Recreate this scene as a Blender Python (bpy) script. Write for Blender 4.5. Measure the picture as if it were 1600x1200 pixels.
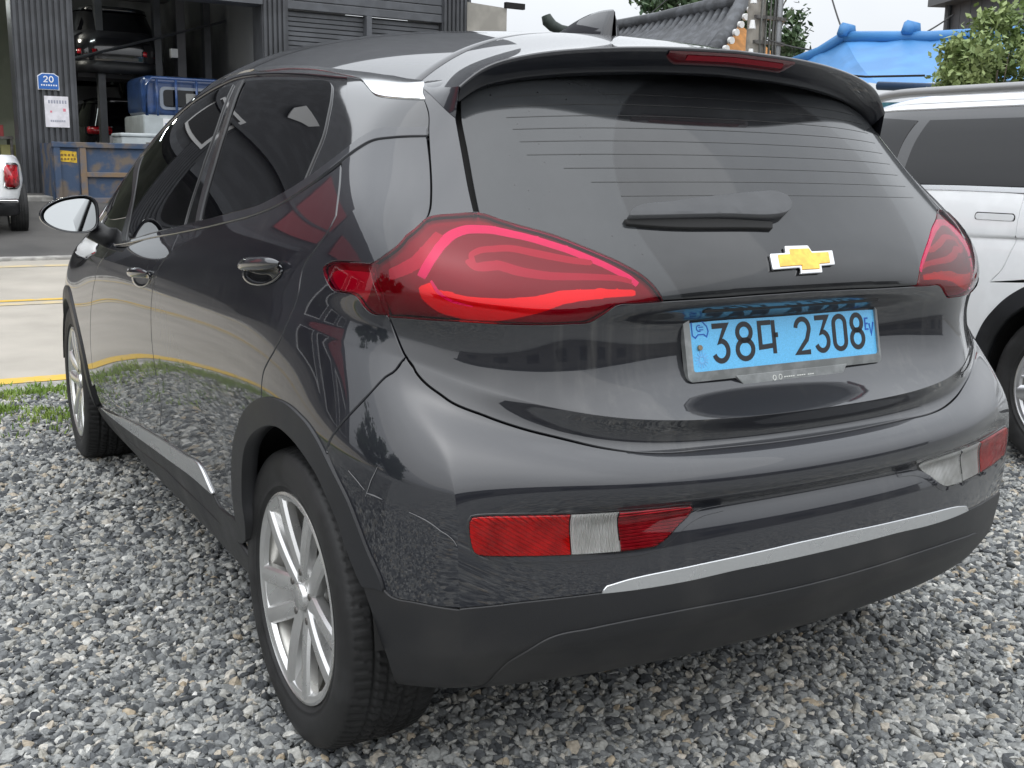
import bpy, bmesh, math, random
import numpy as np
from mathutils import Vector, Matrix, geometry
random.seed(7); rng = np.random.default_rng(11)
for o in list(bpy.data.objects): bpy.data.objects.remove(o)
sc = bpy.context.scene; COL = sc.collection
# ------------------------------------------------------------------ camera
CAM_POS = np.array([-1.5876, -2.0959, 1.2341]); YAW, PITCH, ROLL, FPX = 0.5454, -0.19867, 0.01921, 1690.88
def cam_axes():
    cy, sy, cp, sp = math.cos(YAW), math.sin(YAW), math.cos(PITCH), math.sin(PITCH)
    f = np.array([sy*cp, cy*cp, sp]); r = np.array([cy, -sy, 0]); u = np.cross(r, f)
    c, s = math.cos(ROLL), math.sin(ROLL); return c*r+s*u, -s*r+c*u, f
cr, cu, cf = cam_axes()
cd = bpy.data.cameras.new('camera'); cam = bpy.data.objects.new('camera', cd); COL.objects.link(cam)
cam.matrix_world = Matrix(((cr[0], cu[0], -cf[0], CAM_POS[0]), (cr[1], cu[1], -cf[1], CAM_POS[1]), (cr[2], cu[2], -cf[2], CAM_POS[2]), (0, 0, 0, 1)))
cd.sensor_width = 36; cd.lens = FPX/1600*36; cd.clip_start = .05; cd.clip_end = 3000
sc.camera = cam
# ------------------------------------------------------------------ sky, sun, exposure
SUN_EL, SUN_AZ = math.radians(58), math.radians(215)
w = bpy.data.worlds.new('World'); sc.world = w; w.use_nodes = True
nt = w.node_tree; nt.nodes.clear()
sky = nt.nodes.new('ShaderNodeTexSky'); sky.sky_type = 'NISHITA'; sky.sun_disc = False
sky.sun_elevation = SUN_EL; sky.sun_rotation = SUN_AZ; sky.air_density = 1.0; sky.dust_density = 6.0; sky.ozone_density = 1.0
hs = nt.nodes.new('ShaderNodeHueSaturation'); hs.inputs['Saturation'].default_value = .12
ovc = nt.nodes.new('ShaderNodeMix'); ovc.data_type = 'RGBA'; ovc.inputs[0].default_value = .80     # an even cloud deck veils the clear sky
tcs = nt.nodes.new('ShaderNodeTexCoord'); cn = nt.nodes.new('ShaderNodeTexNoise'); cn.inputs['Scale'].default_value = 2.2; cn.inputs['Detail'].default_value = 5
crp = nt.nodes.new('ShaderNodeValToRGB'); crp.color_ramp.elements[0].position = .3; crp.color_ramp.elements[0].color = (4.6, 4.85, 5.15, 1)
crp.color_ramp.elements[1].position = .75; crp.color_ramp.elements[1].color = (6.2, 6.45, 6.75, 1)
sxyz = nt.nodes.new('ShaderNodeSeparateXYZ'); grd = nt.nodes.new('ShaderNodeMapRange'); grd.inputs['From Min'].default_value = 0; grd.inputs['From Max'].default_value = 1; grd.inputs['To Min'].default_value = 1; grd.inputs['To Max'].default_value = 3.0
gmx = nt.nodes.new('ShaderNodeVectorMath'); gmx.operation = 'SCALE'      # an overcast sky is brighter towards the zenith
bgn = nt.nodes.new('ShaderNodeBackground'); bgn.inputs[1].default_value = .10
wo = nt.nodes.new('ShaderNodeOutputWorld')
nt.links.new(sky.outputs[0], hs.inputs['Color']); nt.links.new(hs.outputs[0], ovc.inputs[6])
nt.links.new(tcs.outputs['Generated'], cn.inputs['Vector']); nt.links.new(cn.outputs[0], crp.inputs[0]); nt.links.new(tcs.outputs['Generated'], sxyz.inputs[0]); nt.links.new(sxyz.outputs[2], grd.inputs[0]); nt.links.new(crp.outputs[0], gmx.inputs[0]); nt.links.new(grd.outputs[0], gmx.inputs['Scale']); nt.links.new(gmx.outputs[0], ovc.inputs[7])
nt.links.new(ovc.outputs[2], bgn.inputs[0]); nt.links.new(bgn.outputs[0], wo.inputs[0])
sd = bpy.data.lights.new('sun', 'SUN'); sd.energy = 0.5; sd.angle = math.radians(120); sd.color = (1, .97, .92)
sun = bpy.data.objects.new('sun', sd); COL.objects.link(sun)
sdir = Vector((math.sin(SUN_AZ)*math.cos(SUN_EL), math.cos(SUN_AZ)*math.cos(SUN_EL), math.sin(SUN_EL)))
sun.rotation_euler = sdir.to_track_quat('Z', 'Y').to_euler(); sun.location = (0, 0, 20)
vs = sc.view_settings; vs.view_transform = 'Standard'; vs.look = 'None'; vs.exposure = 0.64; vs.gamma = 1; vs.use_curve_mapping = False
sc.render.engine = 'CYCLES'
# ------------------------------------------------------------------ materials
MATS = {}
def mat(name, col=(.5, .5, .5), rough=.5, metal=0, coat=0, coatr=.03, spec=.5, var=0, vscale=8, bump=0, bscale=40, rvar=0, col2=None, ramp=(.45, .6), emit=None, estr=0, detail=6, coord='Object'):
    if name in MATS: return MATS[name]
    m = bpy.data.materials.new(name); m.use_nodes = True; nt = m.node_tree; b = nt.nodes['Principled BSDF']
    b.inputs['Base Color'].default_value = (*col, 1); b.inputs['Roughness'].default_value = rough; b.inputs['Metallic'].default_value = metal
    b.inputs['Coat Weight'].default_value = coat; b.inputs['Coat Roughness'].default_value = coatr; b.inputs['Specular IOR Level'].default_value = spec
    if emit: b.inputs['Emission Color'].default_value = (*emit, 1); b.inputs['Emission Strength'].default_value = estr
    if var or rvar or bump or col2:
        tc = nt.nodes.new('ShaderNodeTexCoord'); n = nt.nodes.new('ShaderNodeTexNoise'); n.inputs['Scale'].default_value = vscale; n.inputs['Detail'].default_value = detail
        nt.links.new(tc.outputs[coord], n.inputs['Vector'])
        if var or col2:
            r = nt.nodes.new('ShaderNodeValToRGB'); r.color_ramp.elements[0].position = ramp[0]; r.color_ramp.elements[1].position = ramp[1]
            if col2: a, c = col, col2
            else: a, c = tuple(x*(1-var) for x in col), tuple(min(1, x*(1+var)) for x in col)
            r.color_ramp.elements[0].color = (*a, 1); r.color_ramp.elements[1].color = (*c, 1)
            nt.links.new(n.outputs[0], r.inputs[0]); nt.links.new(r.outputs[0], b.inputs['Base Color'])
        if rvar:
            mr = nt.nodes.new('ShaderNodeMapRange'); mr.inputs['From Min'].default_value = .3; mr.inputs['From Max'].default_value = .7
            mr.inputs['To Min'].default_value = max(0, rough-rvar); mr.inputs['To Max'].default_value = min(1, rough+rvar)
            nt.links.new(n.outputs[0], mr.inputs['Value']); nt.links.new(mr.outputs[0], b.inputs['Roughness'])
        if bump:
            n2 = nt.nodes.new('ShaderNodeTexNoise'); n2.inputs['Scale'].default_value = bscale; n2.inputs['Detail'].default_value = 4
            nt.links.new(tc.outputs[coord], n2.inputs['Vector']); bp = nt.nodes.new('ShaderNodeBump'); bp.inputs['Strength'].default_value = bump; bp.inputs['Distance'].default_value = .01
            nt.links.new(n2.outputs[0], bp.inputs['Height']); nt.links.new(bp.outputs[0], b.inputs['Normal'])
    MATS[name] = m; return m
def lens_mat(name, tint, rough=.03):
    if name in MATS: return MATS[name]
    m = bpy.data.materials.new(name); m.use_nodes = True; nt = m.node_tree; nt.nodes.remove(nt.nodes['Principled BSDF'])
    tr = nt.nodes.new('ShaderNodeBsdfTransparent'); tr.inputs[0].default_value = (*tint, 1)
    g = nt.nodes.new('ShaderNodeBsdfGlossy'); g.inputs['Roughness'].default_value = rough
    fr = nt.nodes.new('ShaderNodeFresnel'); fr.inputs[0].default_value = 1.5; mx = nt.nodes.new('ShaderNodeMixShader')
    nt.links.new(fr.outputs[0], mx.inputs[0]); nt.links.new(tr.outputs[0], mx.inputs[1]); nt.links.new(g.outputs[0], mx.inputs[2])
    nt.links.new(mx.outputs[0], nt.nodes['Material Output'].inputs[0]); MATS[name] = m; return m
# ------------------------------------------------------------------ object helpers
def link(o, parent=None):
    COL.objects.link(o)
    if parent: o.parent = parent
    return o
def tag(o, label=None, cat=None, group=None, kind=None):
    if label: o['label'] = label
    if cat: o['category'] = cat
    if group: o['group'] = group
    if kind: o['kind'] = kind
    return o
def empty(name, loc=(0, 0, 0), rz=0, **k):
    o = bpy.data.objects.new(name, None); o.location = loc; o.rotation_euler = (0, 0, rz); o.empty_display_size = .2; COL.objects.link(o); return tag(o, **k)
def mesh(name, V, F, m, parent=None, smooth=False, normals=None):
    me = bpy.data.meshes.new(name); me.from_pydata([tuple(map(float, v)) for v in V], [], [tuple(map(int, f)) for f in F])
    if m: me.materials.append(m)
    if smooth or normals is not None: me.shade_smooth()
    if normals is not None: me.normals_split_custom_set_from_vertices([tuple(map(float, n)) for n in normals])
    return link(bpy.data.objects.new(name, me), parent)
class MB:
    def __init__(s): s.V = []; s.F = []
    def add(s, V, F):
        n = len(s.V); s.V += [tuple(v) for v in V]; s.F += [tuple(i+n for i in f) for f in F]; return s
    def box(s, x0, x1, y0, y1, z0, z1):
        return s.add([(x0, y0, z0), (x1, y0, z0), (x1, y1, z0), (x0, y1, z0), (x0, y0, z1), (x1, y0, z1), (x1, y1, z1), (x0, y1, z1)],
                     [(0, 3, 2, 1), (4, 5, 6, 7), (0, 1, 5, 4), (1, 2, 6, 5), (2, 3, 7, 6), (3, 0, 4, 7)])
    def tube(s, pts, r, n=8, cap=True):
        pts = [Vector(p) for p in pts]; rings = []; rr = r if isinstance(r, (list, tuple)) else [r]*len(pts)
        for i, p in enumerate(pts):
            d = (pts[min(i+1, len(pts)-1)]-pts[max(i-1, 0)]).normalized(); a = d.cross(Vector((0, 0, 1)))
            if a.length < 1e-3: a = d.cross(Vector((1, 0, 0)))
            a.normalize(); b = d.cross(a); rings.append([p+(a*math.cos(t)+b*math.sin(t))*rr[i] for t in [2*math.pi*k/n for k in range(n)]])
        V = [v for rg in rings for v in rg]; F = []
        for i in range(len(pts)-1):
            for k in range(n): F.append((i*n+k, i*n+(k+1) % n, (i+1)*n+(k+1) % n, (i+1)*n+k))
        if cap: F += [tuple(range(n-1, -1, -1)), tuple((len(pts)-1)*n+k for k in range(n))]
        return s.add(V, F)
    def prism(s, poly, z0, z1):
        n = len(poly); V = [(x, y, z0) for x, y in poly]+[(x, y, z1) for x, y in poly]
        return s.add(V, [tuple(range(n-1, -1, -1)), tuple(range(n, 2*n))]+[(i, (i+1) % n, n+(i+1) % n, n+i) for i in range(n)])
    def xf(s, M): s.V = [tuple(M @ Vector(v)) for v in s.V]; return s
    def build(s, name, m, parent=None, bevel=0, smooth=False, seg=2):
        o = mesh(name, s.V, s.F, m, parent, smooth)
        if bevel:
            b = o.modifiers.new('bevel', 'BEVEL'); b.width = bevel; b.segments = seg; b.limit_method = 'ANGLE'
        return o
def struct(o): o['kind'] = 'structure'; return o

# ------------------------------------------------------------------ hatchback body surface: a cubic B-spline net (half car, |x|, y, z)
NET = np.array([[(0,-0.48,0.276),(0.3,-0.475,0.283),(0.52,-0.455,0.288),(0.66,-0.42,0.285),(0.68,-0.415,0.2825),(0.7,-0.41,0.28),(0.8,-0.38,0.27),(0.8,-0.1,0.22),(0.8,0.15,0.2),(0.79,0.6,0.2),(0.79,1.2,0.2),(0.79,1.8,0.2),(0.79,2.3,0.2),(0.79,2.8,0.22),(0.74,3.15,0.22),(0.6,3.36,0.22),(0.4,3.44,0.22),(0,3.46,0.22)],
[(0,-0.595,0.279),(0.3,-0.587,0.284),(0.53,-0.558,0.289),(0.69,-0.505,0.29),(0.7075,-0.4965,0.2885),(0.725,-0.488,0.287),(0.82,-0.39,0.29),(0.835,-0.1,0.26),(0.835,0.15,0.245),(0.825,0.6,0.245),(0.825,1.2,0.245),(0.825,1.8,0.245),(0.825,2.3,0.25),(0.82,2.8,0.27),(0.765,3.15,0.27),(0.63,3.38,0.27),(0.4,3.47,0.27),(0,3.5,0.27)],
[(0,-0.648,0.392),(0.3,-0.638,0.392),(0.53,-0.608,0.388),(0.7315,-0.5353,0.3741),(0.7315,-0.5353,0.3741),(0.7315,-0.5353,0.3741),(0.848,-0.4,0.36),(0.855,-0.1,0.325),(0.853,0.15,0.305),(0.843,0.6,0.29),(0.843,1.2,0.29),(0.843,1.8,0.29),(0.843,2.3,0.3),(0.838,2.8,0.32),(0.78,3.15,0.32),(0.64,3.39,0.32),(0.4,3.49,0.32),(0,3.52,0.32)],
[(0,-0.672,0.403),(0.3,-0.661,0.403),(0.53,-0.627,0.4),(0.7345,-0.5404,0.3891),(0.7345,-0.5404,0.3891),(0.7345,-0.5404,0.3891),(0.85,-0.4,0.375),(0.862,-0.1,0.35),(0.86,0.15,0.33),(0.85,0.6,0.31),(0.85,1.2,0.31),(0.85,1.8,0.31),(0.85,2.3,0.32),(0.845,2.8,0.34),(0.785,3.15,0.34),(0.645,3.4,0.34),(0.4,3.5,0.34),(0,3.53,0.34)],
[(0,-0.682,0.48),(0.3,-0.671,0.48),(0.53,-0.64,0.483),(0.7463,-0.547,0.481),(0.7463,-0.547,0.481),(0.7463,-0.547,0.481),(0.865,-0.405,0.475),(0.876,-0.1,0.46),(0.875,0.15,0.42),(0.868,0.6,0.38),(0.868,1.2,0.38),(0.868,1.8,0.38),(0.866,2.3,0.39),(0.855,2.8,0.42),(0.79,3.15,0.44),(0.65,3.41,0.44),(0.4,3.51,0.44),(0,3.54,0.44)],
[(0,-0.676,0.597),(0.3,-0.664,0.596),(0.53,-0.628,0.57),(0.7513,-0.5508,0.565),(0.7513,-0.5508,0.565),(0.7513,-0.5508,0.565),(0.872,-0.405,0.565),(0.884,-0.1,0.56),(0.884,0.15,0.52),(0.874,0.6,0.48),(0.874,1.2,0.48),(0.874,1.8,0.48),(0.874,2.3,0.49),(0.862,2.8,0.52),(0.79,3.15,0.54),(0.65,3.4,0.54),(0.4,3.51,0.54),(0,3.54,0.54)],
[(0,-0.642,0.626),(0.3,-0.632,0.627),(0.53,-0.61,0.63),(0.7513,-0.5491,0.633),(0.7513,-0.5491,0.633),(0.7513,-0.5491,0.633),(0.876,-0.405,0.65),(0.89,-0.1,0.64),(0.894,0.15,0.62),(0.884,0.6,0.59),(0.884,1.2,0.59),(0.884,1.8,0.59),(0.882,2.3,0.6),(0.862,2.8,0.62),(0.785,3.15,0.63),(0.645,3.39,0.64),(0.4,3.5,0.64),(0,3.53,0.64)],
[(0,-0.686,0.64),(0.3,-0.674,0.643),(0.53,-0.634,0.651),(0.7523,-0.5464,0.6614),(0.7523,-0.5464,0.6614),(0.7523,-0.5464,0.6614),(0.876,-0.404,0.672),(0.891,-0.1,0.68),(0.895,0.15,0.67),(0.888,0.6,0.64),(0.888,1.2,0.64),(0.888,1.8,0.64),(0.884,2.3,0.65),(0.86,2.8,0.67),(0.78,3.15,0.675),(0.64,3.38,0.67),(0.4,3.49,0.67),(0,3.52,0.67)],
[(0,-0.69,0.685),(0.3,-0.678,0.688),(0.53,-0.643,0.697),(0.7543,-0.5381,0.7074),(0.7543,-0.5381,0.7074),(0.7543,-0.5381,0.7074),(0.872,-0.4,0.73),(0.891,-0.1,0.75),(0.895,0.15,0.74),(0.893,0.6,0.71),(0.893,1.2,0.71),(0.893,1.8,0.71),(0.882,2.3,0.72),(0.852,2.8,0.73),(0.77,3.15,0.73),(0.63,3.36,0.72),(0.4,3.48,0.71),(0,3.51,0.71)],
[(0,-0.655,0.718),(0.3,-0.645,0.722),(0.525,-0.61,0.736),(0.735,-0.505,0.768),(0.755,-0.485,0.7765),(0.775,-0.465,0.785),(0.845,-0.375,0.81),(0.885,-0.1,0.82),(0.892,0.15,0.81),(0.893,0.6,0.79),(0.894,1.2,0.8),(0.894,1.8,0.8),(0.87,2.3,0.8),(0.833,2.8,0.8),(0.75,3.15,0.785),(0.61,3.32,0.76),(0.4,3.45,0.75),(0,3.49,0.75)],
[(0,-0.612,0.728),(0.3,-0.605,0.732),(0.515,-0.58,0.752),(0.7,-0.475,0.805),(0.7375,-0.439,0.825),(0.775,-0.403,0.845),(0.833,-0.34,0.87),(0.877,-0.1,0.875),(0.888,0.15,0.86),(0.891,0.6,0.845),(0.892,1.2,0.845),(0.892,1.8,0.845),(0.862,2.3,0.84),(0.82,2.8,0.825),(0.742,3.15,0.8),(0.6,3.29,0.78),(0.4,3.42,0.775),(0,3.46,0.775)],
[(0,-0.6415,0.7795),(0.3,-0.6315,0.7825),(0.51,-0.5905,0.8035),(0.68,-0.475,0.845),(0.7225,-0.4315,0.865),(0.765,-0.388,0.885),(0.823,-0.325,0.905),(0.87,-0.1,0.91),(0.884,0.15,0.9),(0.888,0.6,0.885),(0.89,1.2,0.88),(0.89,1.8,0.875),(0.855,2.3,0.865),(0.812,2.8,0.845),(0.735,3.15,0.815),(0.59,3.25,0.8),(0.4,3.39,0.795),(0,3.43,0.795)],
[(0,-0.6415,0.7795),(0.3,-0.6315,0.7825),(0.51,-0.5905,0.8035),(0.6775,-0.473,0.8515),(0.721,-0.4293,0.8708),(0.7645,-0.3855,0.89),(0.8225,-0.3225,0.91),(0.868,-0.1,0.9175),(0.8825,0.15,0.9075),(0.887,0.6,0.8925),(0.889,1.2,0.885),(0.889,1.8,0.88),(0.8525,2.3,0.87),(0.8085,2.8,0.85),(0.7325,3.15,0.8175),(0.5875,3.235,0.805),(0.4,3.375,0.8),(0,3.415,0.8)],
[(0,-0.6415,0.7795),(0.3,-0.6315,0.7825),(0.51,-0.5905,0.8035),(0.675,-0.471,0.858),(0.7195,-0.427,0.8765),(0.764,-0.383,0.895),(0.822,-0.32,0.915),(0.866,-0.1,0.925),(0.881,0.15,0.915),(0.886,0.6,0.9),(0.888,1.2,0.89),(0.888,1.8,0.885),(0.85,2.3,0.875),(0.805,2.8,0.855),(0.73,3.15,0.82),(0.585,3.22,0.81),(0.4,3.36,0.805),(0,3.4,0.805)],
[(0,-0.548,0.83),(0.3,-0.543,0.832),(0.505,-0.572,0.85),(0.67,-0.468,0.885),(0.7175,-0.423,0.9),(0.765,-0.378,0.915),(0.82,-0.31,0.93),(0.86,-0.1,0.94),(0.877,0.15,0.935),(0.884,0.6,0.915),(0.887,1.2,0.905),(0.887,1.8,0.895),(0.845,2.3,0.883),(0.8,2.8,0.866),(0.725,3.15,0.83),(0.58,3.18,0.82),(0.4,3.32,0.82),(0,3.36,0.82)],
[(0,-0.528,0.9),(0.3,-0.523,0.9),(0.5,-0.565,0.91),(0.67,-0.463,0.925),(0.7175,-0.4165,0.935),(0.765,-0.37,0.945),(0.82,-0.3,0.955),(0.852,-0.1,0.96),(0.871,0.15,0.955),(0.88,0.6,0.935),(0.885,1.2,0.92),(0.886,1.8,0.905),(0.84,2.3,0.89),(0.79,2.8,0.88),(0.715,3.15,0.84),(0.57,3.13,0.83),(0.4,3.26,0.835),(0,3.3,0.835)],
[(0,-0.53,0.965),(0.3,-0.522,0.965),(0.49,-0.557,0.96),(0.665,-0.478,0.965),(0.7165,-0.4315,0.97),(0.768,-0.385,0.975),(0.82,-0.3,0.98),(0.846,-0.1,0.99),(0.865,0.15,0.985),(0.874,0.6,0.96),(0.879,1.2,0.938),(0.88,1.8,0.918),(0.835,2.3,0.9),(0.78,2.8,0.89),(0.705,3.15,0.85),(0.56,3.06,0.845),(0.4,3.18,0.855),(0,3.22,0.86)],
[(0,-0.603,0.985),(0.3,-0.592,0.985),(0.485,-0.558,0.985),(0.66,-0.492,0.995),(0.7175,-0.4485,1),(0.775,-0.405,1.005),(0.82,-0.31,1.01),(0.838,-0.1,1.02),(0.858,0.15,1.015),(0.868,0.6,0.985),(0.872,1.2,0.955),(0.874,1.8,0.93),(0.828,2.3,0.91),(0.77,2.8,0.9),(0.69,3.15,0.86),(0.55,2.98,0.86),(0.4,3.08,0.87),(0,3.12,0.875)],
[(0,-0.58,1.06),(0.3,-0.565,1.06),(0.48,-0.525,1.06),(0.65,-0.462,1.065),(0.71,-0.426,1.0675),(0.77,-0.39,1.07),(0.805,-0.29,1.08),(0.825,-0.1,1.08),(0.84,0.15,1.075),(0.852,0.6,1.03),(0.86,1.2,0.985),(0.862,1.8,0.95),(0.82,2.3,0.925),(0.76,2.8,0.915),(0.68,3.15,0.885),(0.54,2.84,0.9),(0.4,2.9,0.91),(0,2.95,0.915)],
[(0,-0.505,1.14),(0.3,-0.492,1.14),(0.48,-0.455,1.14),(0.63,-0.392,1.145),(0.6875,-0.361,1.1475),(0.745,-0.33,1.15),(0.785,-0.25,1.15),(0.797,-0.1,1.15),(0.808,0.15,1.145),(0.828,0.6,1.075),(0.842,1.2,1.01),(0.848,1.8,0.965),(0.825,2.3,0.945),(0.765,2.6,0.945),(0.69,2.75,0.948),(0.55,2.86,0.955),(0.35,2.92,0.965),(0,2.96,0.97)],
[(0,-0.425,1.24),(0.3,-0.41,1.24),(0.46,-0.375,1.24),(0.6,-0.31,1.24),(0.6425,-0.2725,1.24),(0.685,-0.235,1.24),(0.73,-0.15,1.235),(0.752,-0.05,1.23),(0.765,0.2,1.225),(0.785,0.6,1.175),(0.8,1.1,1.13),(0.806,1.65,1.09),(0.79,2.08,1.065),(0.755,2.33,1.06),(0.67,2.46,1.06),(0.5,2.6,1.06),(0.3,2.67,1.065),(0,2.7,1.07)],
[(0,-0.333,1.34),(0.3,-0.322,1.34),(0.45,-0.29,1.335),(0.575,-0.235,1.33),(0.6075,-0.1975,1.33),(0.64,-0.16,1.33),(0.675,-0.08,1.33),(0.69,0,1.325),(0.703,0.22,1.335),(0.722,0.6,1.325),(0.74,1.1,1.29),(0.744,1.55,1.25),(0.73,1.88,1.22),(0.7,2.08,1.21),(0.62,2.2,1.21),(0.45,2.32,1.215),(0.28,2.38,1.22),(0,2.41,1.225)],
[(0,-0.247,1.42),(0.3,-0.238,1.418),(0.44,-0.225,1.41),(0.55,-0.18,1.4),(0.5725,-0.145,1.3975),(0.595,-0.11,1.395),(0.617,-0.04,1.395),(0.628,0.04,1.4),(0.638,0.24,1.42),(0.655,0.6,1.43),(0.672,1.02,1.42),(0.677,1.38,1.395),(0.665,1.64,1.37),(0.638,1.8,1.36),(0.56,1.9,1.36),(0.42,2,1.365),(0.26,2.05,1.37),(0,2.08,1.375)],
[(0,-0.175,1.475),(0.3,-0.17,1.47),(0.42,-0.18,1.445),(0.5,-0.14,1.42),(0.5175,-0.115,1.4125),(0.535,-0.09,1.405),(0.553,-0.04,1.402),(0.568,0.05,1.413),(0.58,0.25,1.438),(0.6,0.6,1.473),(0.612,0.95,1.484),(0.615,1.24,1.474),(0.6,1.43,1.458),(0.575,1.55,1.45),(0.5,1.63,1.45),(0.4,1.72,1.485),(0.25,1.77,1.5),(0,1.79,1.505)]])
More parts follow.
